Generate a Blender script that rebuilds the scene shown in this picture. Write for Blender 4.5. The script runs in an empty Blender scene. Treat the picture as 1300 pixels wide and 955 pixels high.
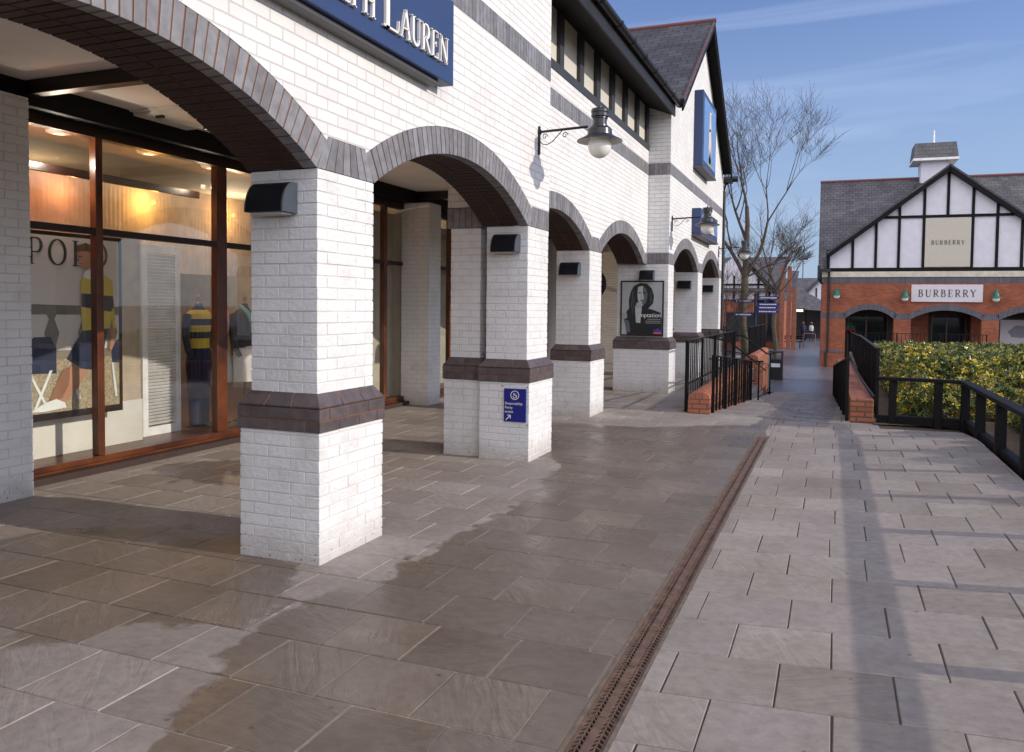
import bpy, math, random
from mathutils import Vector, Matrix, noise
R = random.Random(7)
rad = math.radians
S = bpy.context.scene
C = S.collection

# ------------------------------------------------------------------ materials
def newmat(name):
    m = bpy.data.materials.new(name); m.use_nodes = True
    nt = m.node_tree; return m, nt, nt.nodes, nt.links, nt.nodes['Principled BSDF']
def N(nt, t, **k):
    n = nt.nodes.new(t)
    for a, b in k.items():
        if a.startswith('i_'): n.inputs[a[2:].replace('_', ' ')].default_value = b
        else: setattr(n, a, b)
    return n
def plain(name, col, rough=.6, metal=0, nscale=6, namt=.12, bump=0, bscale=80, spec=.5, emit=None, es=1):
    m, nt, ns, ln, p = newmat(name)
    tc = N(nt, 'ShaderNodeTexCoord')
    nz = N(nt, 'ShaderNodeTexNoise', i_Scale=nscale, i_Detail=5)
    ln.new(tc.outputs['Object'], nz.inputs['Vector'])
    mr = N(nt, 'ShaderNodeMapRange'); mr.inputs['From Min'].default_value = .3; mr.inputs['From Max'].default_value = .7
    mr.inputs['To Min'].default_value = 1-namt; mr.inputs['To Max'].default_value = 1+namt
    ln.new(nz.outputs[0], mr.inputs[0])
    mx = N(nt, 'ShaderNodeMix', data_type='RGBA', blend_type='MULTIPLY'); mx.inputs[0].default_value = 1
    mx.inputs[6].default_value = (*col, 1)
    cb = N(nt, 'ShaderNodeCombineColor')
    for i in range(3): ln.new(mr.outputs[0], cb.inputs[i])
    ln.new(cb.outputs[0], mx.inputs[7]); ln.new(mx.outputs[2], p.inputs['Base Color'])
    p.inputs['Roughness'].default_value = rough; p.inputs['Metallic'].default_value = metal
    p.inputs['Specular IOR Level'].default_value = spec
    if bump:
        nb = N(nt, 'ShaderNodeTexNoise', i_Scale=bscale, i_Detail=6)
        ln.new(tc.outputs['Object'], nb.inputs['Vector'])
        b = N(nt, 'ShaderNodeBump', i_Strength=bump, i_Distance=.01)
        ln.new(nb.outputs[0], b.inputs['Height']); ln.new(b.outputs[0], p.inputs['Normal'])
    if emit:
        p.inputs['Emission Color'].default_value = (*emit, 1); p.inputs['Emission Strength'].default_value = es
    return m
def ramp(nt, src, stops):
    r = N(nt, 'ShaderNodeValToRGB'); e = r.color_ramp.elements
    while len(e) < len(stops): e.new(.5)
    for k, (a, c) in zip(e, stops): k.position = a; k.color = (*c, 1)
    nt.links.new(src, r.inputs[0]); return r
def brickmat(name, c1, c2, mort, w=.225, h=.075, ms=.008, rough=.7, bump=.5, dirt=None, offset=.5, soldier=False, rbump=.25):
    m, nt, ns, ln, p = newmat(name)
    uv = N(nt, 'ShaderNodeUVMap'); uv.uv_map = 'UVMap'
    wob = N(nt, 'ShaderNodeTexNoise', i_Scale=9, i_Detail=2)
    ln.new(uv.outputs[0], wob.inputs['Vector'])
    va = N(nt, 'ShaderNodeVectorMath', operation='MULTIPLY_ADD')
    va.inputs[1].default_value = (.008, .006, 0)
    ln.new(wob.outputs['Color'], va.inputs[0]); ln.new(uv.outputs[0], va.inputs[2])
    b = N(nt, 'ShaderNodeTexBrick'); b.offset = 0 if soldier else offset; b.squash = 1
    b.inputs['Scale'].default_value = 1; b.inputs['Brick Width'].default_value = w; b.inputs['Row Height'].default_value = h
    b.inputs['Mortar Size'].default_value = ms; b.inputs['Mortar Smooth'].default_value = .15; b.inputs['Bias'].default_value = 0
    b.inputs['Color1'].default_value = (*c1, 1); b.inputs['Color2'].default_value = (*c2, 1); b.inputs['Mortar'].default_value = (*mort, 1)
    ln.new(va.outputs[0], b.inputs['Vector'])
    nz = N(nt, 'ShaderNodeTexNoise', i_Scale=1.3, i_Detail=7, i_Roughness=.65); ln.new(uv.outputs[0], nz.inputs['Vector'])
    d = dirt or (.82, .8, .78)
    rp = ramp(nt, nz.outputs[0], [(.35, d), (.6, (1, 1, 1))])
    mx = N(nt, 'ShaderNodeMix', data_type='RGBA', blend_type='MULTIPLY'); mx.inputs[0].default_value = 1
    ln.new(b.outputs[0], mx.inputs[6]); ln.new(rp.outputs[0], mx.inputs[7]); ln.new(mx.outputs[2], p.inputs['Base Color'])
    p.inputs['Roughness'].default_value = rough
    n2 = N(nt, 'ShaderNodeTexNoise', i_Scale=45, i_Detail=5); ln.new(uv.outputs[0], n2.inputs['Vector'])
    ad = N(nt, 'ShaderNodeMath', operation='MULTIPLY_ADD'); ad.inputs[1].default_value = rbump
    inv = N(nt, 'ShaderNodeMath', operation='SUBTRACT'); inv.inputs[0].default_value = 1
    ln.new(b.outputs['Fac'], inv.inputs[1]); ln.new(n2.outputs[0], ad.inputs[0]); ln.new(inv.outputs[0], ad.inputs[2])
    bp = N(nt, 'ShaderNodeBump', i_Strength=bump, i_Distance=.006)
    ln.new(ad.outputs[0], bp.inputs['Height']); ln.new(bp.outputs[0], p.inputs['Normal'])
    return m
M = {}
M['wallwhite'] = brickmat('painted_brick_wall', (.74, .735, .72), (.68, .67, .655), (.55, .525, .50), bump=.9, ms=.005, dirt=(.90, .885, .87))
# painted bricks with real joints
def painted():
    m, nt, ns, ln, p = newmat('painted_brick')
    tc = N(nt, 'ShaderNodeTexCoord')
    g = N(nt, 'ShaderNodeNewGeometry')
    nz = N(nt, 'ShaderNodeTexNoise', i_Scale=3, i_Detail=8, i_Roughness=.7); ln.new(g.outputs['Position'], nz.inputs['Vector'])
    rp = ramp(nt, nz.outputs[0], [(.3, (.58, .565, .54)), (.48, (.675, .67, .655)), (.7, (.72, .715, .70))])
    n3 = N(nt, 'ShaderNodeTexNoise', i_Scale=38, i_Detail=3); ln.new(g.outputs['Position'], n3.inputs['Vector'])
    rp3 = ramp(nt, n3.outputs[0], [(.67, (0, 0, 0)), (.70, (1, 1, 1))])
    sp = N(nt, 'ShaderNodeSeparateXYZ'); ln.new(g.outputs['Position'], sp.inputs[0])
    lo = N(nt, 'ShaderNodeMapRange'); lo.inputs['From Min'].default_value = .05; lo.inputs['From Max'].default_value = .3
    lo.inputs['To Min'].default_value = 1; lo.inputs['To Max'].default_value = .12; ln.new(sp.outputs[2], lo.inputs[0])
    ml = N(nt, 'ShaderNodeMath', operation='MULTIPLY'); ln.new(rp3.outputs[0], ml.inputs[0]); ln.new(lo.outputs[0], ml.inputs[1])
    mx = N(nt, 'ShaderNodeMix', data_type='RGBA'); ln.new(ml.outputs[0], mx.inputs[0])
    ln.new(rp.outputs[0], mx.inputs[6]); mx.inputs[7].default_value = (.33, .13, .07, 1)
    gn = N(nt, 'ShaderNodeTexNoise', i_Scale=7, i_Detail=6, i_Roughness=.7); ln.new(g.outputs['Position'], gn.inputs['Vector'])
    ga = N(nt, 'ShaderNodeMath', operation='MULTIPLY_ADD'); ga.inputs[1].default_value = -.30; ln.new(gn.outputs[0], ga.inputs[0]); ln.new(sp.outputs[2], ga.inputs[2])
    gr = N(nt, 'ShaderNodeMapRange'); gr.inputs['From Min'].default_value = -.13; gr.inputs['From Max'].default_value = .10; gr.inputs['To Min'].default_value = .55; gr.inputs['To Max'].default_value = 0; ln.new(ga.outputs[0], gr.inputs[0])
    mg = N(nt, 'ShaderNodeMix', data_type='RGBA', blend_type='MULTIPLY'); ln.new(gr.outputs[0], mg.inputs[0]); ln.new(mx.outputs[2], mg.inputs[6]); mg.inputs[7].default_value = (.50, .44, .38, 1)
    ln.new(mg.outputs[2], p.inputs['Base Color']); p.inputs['Roughness'].default_value = .5
    n2 = N(nt, 'ShaderNodeTexNoise', i_Scale=32, i_Detail=6, i_Roughness=.6); ln.new(g.outputs['Position'], n2.inputs['Vector'])
    bp = N(nt, 'ShaderNodeBump', i_Strength=.7, i_Distance=.014); ln.new(n2.outputs[0], bp.inputs['Height']); ln.new(bp.outputs[0], p.inputs['Normal'])
    return m
M['paint'] = painted()
M['paintmortar'] = plain('painted_mortar', (.56, .54, .51), .8, bump=.3)
def engineering(nm='blue_engineering_brick', k=1, tn=(1, 1, 1)):
    m, nt, ns, ln, p = newmat(nm)
    a = N(nt, 'ShaderNodeAttribute'); a.attribute_name = 'tone'
    g = N(nt, 'ShaderNodeNewGeometry')
    rp = ramp(nt, a.outputs['Fac'], [(a_, tuple(q*k*w_ for q, w_ in zip(c_, tn))) for a_, c_ in ((0, (.15, .142, .145)), (.5, (.19, .186, .194)), (1, (.23, .228, .24)))])
    nz = N(nt, 'ShaderNodeTexNoise', i_Scale=14, i_Detail=6); ln.new(g.outputs['Position'], nz.inputs['Vector'])
    r2 = ramp(nt, nz.outputs[0], [(.3, (.75, .72, .7)), (.65, (1.1, 1.1, 1.1))])
    mx = N(nt, 'ShaderNodeMix', data_type='RGBA', blend_type='MULTIPLY'); mx.inputs[0].default_value = 1
    ln.new(rp.outputs[0], mx.inputs[6]); ln.new(r2.outputs[0], mx.inputs[7]); ln.new(mx.outputs[2], p.inputs['Base Color'])
    p.inputs['Roughness'].default_value = .5
    bp = N(nt, 'ShaderNodeBump', i_Strength=.2, i_Distance=.005); ln.new(nz.outputs[0], bp.inputs['Height']); ln.new(bp.outputs[0], p.inputs['Normal'])
    return m
M['eng'] = engineering()
M['engdark'] = engineering('dark_engineering_brick', .40, (1.15, .93, .90))
M['rust_mortar'] = plain('rust_mortar', (.19, .075, .035), .9, bump=.3)
M['red'] = brickmat('red_brick', (.38, .095, .03), (.26, .062, .022), (.14, .08, .055), dirt=(.75, .7, .68))
M['redtop'] = brickmat('red_brick_coping', (.42, .14, .065), (.30, .09, .045), (.13, .08, .05), w=.11, h=.225)
M['redtop2'] = brickmat('red_brick_facing', (.40, .13, .06), (.28, .085, .04), (.12, .07, .05), ms=.012)
M['blueband'] = brickmat('blue_brick_band', (.085, .085, .10), (.12, .12, .14), (.07, .05, .045), w=.075, h=.4, soldier=True)
M['slate'] = brickmat('roof_slate', (.054, .050, .054), (.082, .077, .079), (.012, .011, .012), w=.33, h=.19, ms=.010, rough=.55, bump=.9, dirt=(.6, .6, .62))
M['slate2'] = brickmat('roof_slate_grey', (.085, .08, .086), (.125, .115, .118), (.03, .028, .03), w=.3, h=.2, ms=.01, rough=.6, bump=.9, dirt=(.6, .6, .62))
M['ridge'] = plain('ridge_tile', (.15, .05, .04), .8, bump=.2)
M['black'] = plain('black_paint', (.006, .006, .007), .4, bump=.08)
M['blacktimber'] = plain('black_timber', (.007, .0065, .0075), .6, bump=.25, bscale=30, spec=.15)
M['blackrail'] = plain('black_rail', (.006, .006, .007), .35, spec=.15)
M['darkhood'] = plain('dark_hood', (.006, .007, .010), .4, spec=.25)
M['hoodside'] = plain('hood_side', (.045, .055, .07), .4)
M['hoodunder'] = plain('hood_under', (.5, .48, .42), .6)
M['plaster'] = plain('cream_plaster', (.66, .62, .55), .8, nscale=2, bump=.15, bscale=40)
M['white'] = plain('white_paint', (.78, .77, .75), .55)
M['panelwhite'] = plain('white_render', (.62, .60, .63), .75, nscale=3, namt=.06, bump=.1)
M['ceil'] = plain('ceiling_plaster', (.80, .73, .66), .85, nscale=1.5, namt=.06)
M['dkwood'] = plain('dark_stained_wood', (.016, .006, .004), .4, bump=.1)
def wood(name, a, b, rough=.35):
    m, nt, ns, ln, p = newmat(name)
    g = N(nt, 'ShaderNodeNewGeometry'); mp = N(nt, 'ShaderNodeMapping'); mp.inputs['Scale'].default_value = (30, 3, 3)
    ln.new(g.outputs['Position'], mp.inputs[0])
    nz = N(nt, 'ShaderNodeTexNoise', i_Scale=1, i_Detail=5, i_Distortion=.6); ln.new(mp.outputs[0], nz.inputs['Vector'])
    rp = ramp(nt, nz.outputs[0], [(.3, a), (.7, b)]); ln.new(rp.outputs[0], p.inputs['Base Color']); p.inputs['Roughness'].default_value = rough
    return m
M['wood'] = wood('varnished_wood', (.045, .012, .004), (.14, .038, .009))
M['soffit'] = plain('dark_shaded_brick', (.036, .017, .012), .7, bump=.3)  # arch ring brick with soffit shade in its colour; also the dark sill
def glassm(name, tint=(.9, .93, .92), fac=1.0):
    m, nt, ns, ln, p = newmat(name); ns.remove(p)
    o = ns['Material Output']
    t = N(nt, 'ShaderNodeBsdfTransparent'); t.inputs[0].default_value = (*tint, 1)
    gl = N(nt, 'ShaderNodeBsdfGlossy'); gl.inputs['Roughness'].default_value = .01
    f = N(nt, 'ShaderNodeFresnel'); f.inputs['IOR'].default_value = 1.5
    mu = N(nt, 'ShaderNodeMath', operation='MULTIPLY'); mu.inputs[1].default_value = fac; ln.new(f.outputs[0], mu.inputs[0])
    mx = N(nt, 'ShaderNodeMixShader'); ln.new(mu.outputs[0], mx.inputs[0]); ln.new(t.outputs[0], mx.inputs[1]); ln.new(gl.outputs[0], mx.inputs[2])
    ln.new(mx.outputs[0], o.inputs[0]); return m
M['glass'] = glassm('shop_glass', tint=(.97, .98, .97), fac=.22)
M['darkglass'] = plain('dark_glass', (.02, .025, .03), .04)
M['globe'] = plain('frosted_globe', (.75, .73, .66), .2, nscale=2, namt=.05)
M['lampshade'] = plain('lamp_shade_grey', (.018, .02, .024), .3)
M['lampunder'] = plain('lamp_under_white', (.55, .55, .55), .5)
M['lampgreen'] = plain('green_lamp', (.01, .11, .07), .4)
M['blue'] = plain('sign_blue', (.022, .045, .125), .45, nscale=2, namt=.06)
M['bluesign'] = plain('sign_royal_blue', (.008, .012, .19), .4, namt=.03)
M['greyunder'] = plain('sign_trim_grey', (.07, .068, .07), .5)
M['letter'] = plain('letter_white', (.80, .77, .70), .35, namt=.02)
M['letterdark'] = plain('letter_dark', (.04, .035, .03), .5)
M['beigesign'] = plain('beige_sign', (.50, .455, .36), .6, namt=.03)
M['lilacsign'] = plain('pale_sign', (.60, .55, .56), .6, namt=.03)
M['stone'] = plain('sandstone_band', (.55, .49, .38), .8, nscale=4, namt=.15)
M['navy'] = plain('navy_cloth', (.012, .016, .05), .85, bump=.2)
M['yellow'] = plain('yellow_cloth', (.62, .44, .05), .85, bump=.2)
M['skin'] = plain('print_skin', (.42, .20, .115), .6)
M['skind'] = plain('print_skin_shade', (.26, .115, .065), .6)
M['hairb'] = plain('print_hair', (.11, .06, .03), .7)
M['bark'] = plain('bark', (.055, .047, .027), .9, nscale=12, namt=.4, bump=.8, bscale=25)
M['twig'] = plain('twig', (.12, .075, .055), .9)
M['soil'] = plain('mulch', (.10, .065, .04), .95, nscale=20, namt=.5, bump=1, bscale=50)
M['castiron'] = plain('rusty_cast_iron', (.115, .068, .048), .6, nscale=14, namt=.35, bump=.3)
M['slotdark'] = plain('drain_dark', (.008, .006, .006), .9)
M['drainedge'] = plain('drain_edge', (.13, .095, .07), .85, nscale=15, namt=.3, bump=.3)

# paving
def paving(name):
    m, nt, ns, ln, p = newmat(name)
    a = N(nt, 'ShaderNodeAttribute'); a.attribute_name = 'tone'
    g = N(nt, 'ShaderNodeNewGeometry'); P = g.outputs['Position']
    base = ramp(nt, a.outputs['Fac'], [(0, (.22, .19, .165)), (.35, (.26, .232, .207)), (.6, (.265, .24, .222)), (1, (.305, .272, .24))])
    n1 = N(nt, 'ShaderNodeTexNoise', i_Scale=1.1, i_Detail=6, i_Roughness=.6); ln.new(P, n1.inputs['Vector'])
    r1 = ramp(nt, n1.outputs[0], [(.3, (.80, .76, .72)), (.65, (1.08, 1.06, 1.06))])
    mx = N(nt, 'ShaderNodeMix', data_type='RGBA', blend_type='MULTIPLY'); mx.inputs[0].default_value = 1
    ln.new(base.outputs[0], mx.inputs[6]); ln.new(r1.outputs[0], mx.inputs[7])
    n5 = N(nt, 'ShaderNodeTexNoise', i_Scale=16, i_Detail=6, i_Roughness=.7); ln.new(P, n5.inputs['Vector'])
    r5 = ramp(nt, n5.outputs[0], [(.3, (.80, .78, .76)), (.6, (1.06, 1.06, 1.06))])
    mx5 = N(nt, 'ShaderNodeMix', data_type='RGBA', blend_type='MULTIPLY'); mx5.inputs[0].default_value = 1
    ln.new(mx.outputs[2], mx5.inputs[6]); ln.new(r5.outputs[0], mx5.inputs[7])
    vo = N(nt, 'ShaderNodeTexVoronoi', i_Scale=4.5); ln.new(P, vo.inputs['Vector'])
    vr = ramp(nt, vo.outputs['Distance'], [(.045, (.45, .42, .40)), (.06, (1, 1, 1))])
    mv = N(nt, 'ShaderNodeMix', data_type='RGBA', blend_type='MULTIPLY'); mv.inputs[0].default_value = .8; ln.new(mx5.outputs[2], mv.inputs[6]); ln.new(vr.outputs[0], mv.inputs[7]); mx5 = mv
    # riven texture: per slab offset, swirling layers
    cmb = N(nt, 'ShaderNodeCombineXYZ'); 
    t9 = N(nt, 'ShaderNodeMath', operation='MULTIPLY'); t9.inputs[1].default_value = 37; ln.new(a.outputs['Fac'], t9.inputs[0])
    ln.new(t9.outputs[0], cmb.inputs[2])
    av = N(nt, 'ShaderNodeVectorMath', operation='ADD'); ln.new(P, av.inputs[0]); ln.new(cmb.outputs[0], av.inputs[1])
    rot = N(nt, 'ShaderNodeVectorRotate', rotation_type='Z_AXIS'); 
    t8 = N(nt, 'ShaderNodeMath', operation='MULTIPLY_ADD'); t8.inputs[1].default_value = 1.6; t8.inputs[2].default_value = -.4; ln.new(a.outputs['Fac'], t8.inputs[0])
    ln.new(t8.outputs[0], rot.inputs['Angle']); ln.new(av.outputs[0], rot.inputs['Vector'])
    mp = N(nt, 'ShaderNodeMapping'); mp.inputs['Scale'].default_value = (1.6, 7.5, 1); ln.new(rot.outputs[0], mp.inputs[0])
    riv = N(nt, 'ShaderNodeTexNoise', i_Scale=1.3, i_Detail=5, i_Distortion=1.6, i_Roughness=.55); ln.new(mp.outputs[0], riv.inputs['Vector'])
    # wetness : attribute from mesh + noisy edge
    w = N(nt, 'ShaderNodeAttribute'); w.attribute_name = 'wet'
    n3 = N(nt, 'ShaderNodeTexNoise', i_Scale=2.4, i_Detail=7, i_Roughness=.6); ln.new(P, n3.inputs['Vector'])
    sm = N(nt, 'ShaderNodeMath', operation='ADD'); ln.new(w.outputs['Fac'], sm.inputs[0]); tw = N(nt, 'ShaderNodeMath', operation='MULTIPLY_ADD'); tw.inputs[1].default_value = .22; ln.new(a.outputs['Fac'], tw.inputs[0]); ln.new(n3.outputs[0], tw.inputs[2])
    sb_ = N(nt, 'ShaderNodeMath', operation='SUBTRACT'); sb_.inputs[1].default_value = .11; ln.new(tw.outputs[0], sb_.inputs[0]); ln.new(sb_.outputs[0], sm.inputs[1])
    wr = N(nt, 'ShaderNodeMapRange'); wr.inputs['From Min'].default_value = .98; wr.inputs['From Max'].default_value = 1.04; ln.new(sm.outputs[0], wr.inputs[0])
    mw = N(nt, 'ShaderNodeMix', data_type='RGBA', blend_type='MULTIPLY'); ln.new(wr.outputs[0], mw.inputs[0])
    ln.new(mx5.outputs[2], mw.inputs[6]); mw.inputs[7].default_value = (.55, .50, .45, 1)
    ln.new(mw.outputs[2], p.inputs['Base Color'])
    n4 = N(nt, 'ShaderNodeTexNoise', i_Scale=2.3, i_Detail=2); ln.new(P, n4.inputs['Vector'])
    pr = N(nt, 'ShaderNodeMapRange'); pr.inputs['From Min'].default_value = .35; pr.inputs['From Max'].default_value = .62
    pr.inputs['To Min'].default_value = .50; pr.inputs['To Max'].default_value = .27; ln.new(n4.outputs[0], pr.inputs[0])
    rr = N(nt, 'ShaderNodeMix', data_type='FLOAT'); ln.new(wr.outputs[0], rr.inputs[0]); rr.inputs[2].default_value = .68; ln.new(pr.outputs[0], rr.inputs[3])
    ln.new(rr.outputs[0], p.inputs['Roughness'])
    bp = N(nt, 'ShaderNodeBump', i_Strength=.55, i_Distance=.014); ln.new(riv.outputs[0], bp.inputs['Height'])
    n6 = N(nt, 'ShaderNodeTexNoise', i_Scale=70, i_Detail=3); ln.new(P, n6.inputs['Vector'])
    b2 = N(nt, 'ShaderNodeBump', i_Strength=.25, i_Distance=.003); ln.new(n6.outputs[0], b2.inputs['Height']); ln.new(bp.outputs[0], b2.inputs['Normal'])
    ln.new(b2.outputs[0], p.inputs['Normal'])
    return m
M['pave'] = paving('riven_paving')
M['joint'] = plain('sandy_joint', (.075, .052, .035), .95, nscale=9, namt=.3, bump=.3)
M['jointlight'] = plain('pale_joint', (.34, .28, .21), .95, nscale=9, namt=.25, bump=.3)
M['street'] = brickmat('street_paving', (.11, .105, .115), (.15, .145, .15), (.05, .045, .045), w=.5, h=.44, ms=.008, rough=.32, bump=.35, dirt=(.7, .7, .72))
M['base'] = plain('ground_asphalt', (.06, .06, .06), .9)

# ------------------------------------------------------------------ mesh builder
class MB:
    def __init__(s): s.v = []; s.f = []; s.m = []; s.t = []; s.w = {}
    def face(s, pts, mi=0, tone=0.):
        b = len(s.v); s.v += [tuple(p) for p in pts]; s.f.append(tuple(range(b, b+len(pts)))); s.m.append(mi); s.t.append(tone)
    def raw(s, vs, fs, mi=0, tone=0.):
        b = len(s.v); s.v += [tuple(p) for p in vs]
        for f in fs: s.f.append(tuple(b+i for i in f)); s.m.append(mi); s.t.append(tone)
    def box(s, x0, x1, y0, y1, z0, z1, mi=0, tone=0.):
        s.raw([(x0,y0,z0),(x1,y0,z0),(x1,y1,z0),(x0,y1,z0),(x0,y0,z1),(x1,y0,z1),(x1,y1,z1),(x0,y1,z1)],
              [(3,2,1,0),(4,5,6,7),(0,1,5,4),(1,2,6,5),(2,3,7,6),(3,0,4,7)], mi, tone)
    def hexa(s, p, mi=0, tone=0.):   # 8 pts: bottom 4 ccw, top 4 ccw
        s.raw(p, [(3,2,1,0),(4,5,6,7),(0,1,5,4),(1,2,6,5),(2,3,7,6),(3,0,4,7)], mi, tone)
    def prism(s, poly, axis, a, b, mi=0, tone=0.):   # poly 2D list, extruded along axis from a to b
        def P(u, v, w):
            return {'x': (w, u, v), 'y': (u, w, v), 'z': (u, v, w)}[axis]
        n = len(poly); vs = [P(u, v, a) for u, v in poly]+[P(u, v, b) for u, v in poly]
        s.raw(vs, [tuple(range(n))[::-1], tuple(range(n, 2*n))]+[(i, (i+1) % n, n+(i+1) % n, n+i) for i in range(n)], mi, tone)
    def tube(s, pts, rs, n=8, mi=0, cap=True, tone=0.):
        pts = [Vector(p) for p in pts]
        if not hasattr(rs, '__len__'): rs = [rs]*len(pts)
        rings = []; up = Vector((0, 0, 1)); prev = None
        for i, p in enumerate(pts):
            d = (pts[min(i+1, len(pts)-1)]-pts[max(i-1, 0)]).normalized()
            if prev is None:
                a = d.cross(up) if abs(d.z) < .95 else d.cross(Vector((1, 0, 0)))
            else: a = prev-d*prev.dot(d)
            a.normalize(); prev = a; bb = d.cross(a)
            rings.append([p+(a*math.cos(2*math.pi*k/n)+bb*math.sin(2*math.pi*k/n))*rs[i] for k in range(n)])
        b = len(s.v)
        for r in rings: s.v += [tuple(q) for q in r]
        for i in range(len(pts)-1):
            for k in range(n):
                s.f.append((b+i*n+k, b+i*n+(k+1) % n, b+(i+1)*n+(k+1) % n, b+(i+1)*n+k)); s.m.append(mi); s.t.append(tone)
        if cap:
            s.f.append(tuple(b+k for k in range(n))[::-1]); s.m.append(mi); s.t.append(tone)
            s.f.append(tuple(b+(len(pts)-1)*n+k for k in range(n))); s.m.append(mi); s.t.append(tone)
    def bar(s, p, q, w, h, mi=0, up=(0, 0, 1)):   # rectangular bar from p to q
        p, q = Vector(p), Vector(q); d = (q-p).normalized(); u = Vector(up)
        a = d.cross(u)
        if a.length < .01: a = Vector((1, 0, 0))
        a.normalize(); b = a.cross(d)
        o = [p-a*w/2-b*h/2, p+a*w/2-b*h/2, q+a*w/2-b*h/2, q-a*w/2-b*h/2, p-a*w/2+b*h/2, p+a*w/2+b*h/2, q+a*w/2+b*h/2, q-a*w/2+b*h/2]
        s.hexa(o, mi)
    def lathe(s, c, prof, n=20, mi=0, axis='z'):
        c = Vector(c); b = len(s.v)
        for r, h in prof:
            for k in range(n):
                a = 2*math.pi*k/n
                q = (r*math.cos(a), r*math.sin(a), h) if axis == 'z' else ((r*math.cos(a), h, r*math.sin(a)) if axis == 'y' else (h, r*math.cos(a), r*math.sin(a)))
                s.v.append(tuple(c+Vector(q)))
        for i in range(len(prof)-1):
            for k in range(n):
                s.f.append((b+i*n+k, b+i*n+(k+1) % n, b+(i+1)*n+(k+1) % n, b+(i+1)*n+k)); s.m.append(mi); s.t.append(0)
    def build(s, name, mats, parent=None, smooth=False, bevel=0, local=False, fixn=True, uvmode=None):
        if not isinstance(mats, (list, tuple)): mats = [mats]
        off = WL.get(parent.name, Vector((0, 0, 0))) if (parent and not local) else Vector((0, 0, 0))
        me = bpy.data.meshes.new(name)
        me.from_pydata([tuple(Vector(p)-off) for p in s.v], [], s.f)
        for mm in mats: me.materials.append(M[mm] if isinstance(mm, str) else mm)
        me.polygons.foreach_set('material_index', s.m)
        if smooth: me.polygons.foreach_set('use_smooth', [True]*len(s.f))
        me.update()
        uvl = me.uv_layers.new(name='UVMap').data
        for p in me.polygons:
            n = p.normal; ax, ay, az = abs(n.x), abs(n.y), abs(n.z)
            for li in p.loop_indices:
                co = s.v[me.loops[li].vertex_index]
                if uvmode: uvl[li].uv = uvmode(co, n)
                elif az > .8: uvl[li].uv = (co[0], co[1])
                elif ax >= ay: uvl[li].uv = (co[1], co[2])
                else: uvl[li].uv = (co[0], co[2])
        if any(s.t):
            at = me.attributes.new('tone', 'FLOAT', 'FACE'); at.data.foreach_set('value', s.t)
        if s.w:
            at = me.attributes.new('wet', 'FLOAT', 'POINT'); at.data.foreach_set('value', [s.w.get(i, 0.) for i in range(len(s.v))])
        if fixn:
            import bmesh
            bm = bmesh.new(); bm.from_mesh(me); bmesh.ops.recalc_face_normals(bm, faces=bm.faces); bm.to_mesh(me); bm.free()
        o = bpy.data.objects.new(name, me); C.objects.link(o)
        if parent: o.parent = parent
        if bevel:
            b = o.modifiers.new('bevel', 'BEVEL'); b.width = bevel; b.segments = 2; b.limit_method = 'ANGLE'; b.angle_limit = rad(40)
        WL[o.name] = off if not local else Vector((0, 0, 0))
        return o
WL = {}
def thing(name, label, cat, loc=(0, 0, 0), group=None, rz=0):
    o = bpy.data.objects.new(name, None); C.objects.link(o); o.location = loc; o.rotation_euler = (0, 0, rz); o.empty_display_size = .1
    o['label'] = label; o['category'] = cat
    if group: o['group'] = group
    WL[o.name] = Vector(loc); return o
def tag(o, label, cat, group=None, kind=None):
    if kind is None or kind == 'stuff': o['label'] = label; o['category'] = cat
    if group: o['group'] = group
    if kind: o['kind'] = kind
    return o
def structure(o): o['kind'] = 'structure'; return o
def dup(root, loc, label, rz=None):
    r = root.copy(); C.objects.link(r); r.location = loc; r['label'] = label
    if rz is not None: r.rotation_euler = (0, 0, rz)
    for ch in list(root.children):
        c = ch.copy(); C.objects.link(c); c.parent = r
        for g in list(ch.children):
            d = g.copy(); C.objects.link(d); d.parent = c
    return r

# ------------------------------------------------------------------ ground
def smooth(a, b, x):
    t = min(1, max(0, (x-a)/(b-a))); return t*t*(3-2*t)
def gh(x, y):
    if x > -.82: return .05*(x+.75)*(1-smooth(10.6, 12.8, y)) if y < 12.8 else 0
    return 0.
def ramp_z(y): return -max(0, min(y, 28.5)-12.9)/14.0
WET = [(-9,2.9),(-2.55,3.0),(-2.65,3.6),(-2.46,4.0),(-2.55,4.9),(-2.38,5.6),(-2.5,7.4),(-2.5,7.9),(-2.9,8.7),(-3.6,9.15),(-3.96,10.6),(-3.5,11.1),(-2.9,11.05),(-2.2,10.9),(-1.3,11.7),(-.85,12.1)]
def wetedge(y):
    ks = [(-5,-2.3),(2.2,-2.3),(3,-2.55),(3.6,-2.65),(4.0,-2.46),(4.9,-2.5),(5.6,-2.35),(7.4,-2.5),(8.0,-2.6),(9.1,-3.6),(10.2,-3.96),(10.9,-3.6),(11.0,-2.3),(11.7,-1.3),(12.2,-.7),(30,-.7)]
    for (a, b), (c, d) in zip(ks, ks[1:]):
        if a <= y <= c: return b+(d-b)*(y-a)/(c-a)
    return -.7
def wet(x, y):
    w = 0
    if x < -.8 and y < 12.7: w = max(w, smooth(-.35, .35, x-wetedge(y)))
    if -.95 < x < .3 and y > 11.5:      # the strip down the ramp
        c = -.62+.02*(y-12)
        w = max(w, 1-smooth(.42, .75, abs(x-c)) if y > 12 else 0)
    # damp patch under the first arch
    w = max(w, .95*(1-smooth(.5, 1.3, math.hypot((x+4.2)/1.5, (y-3.6)))), .7*(1-smooth(.4, 1.2, math.hypot((x+5.2)/1.3, (y-6.3)/.8))))
    return .15+.8*w
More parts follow.
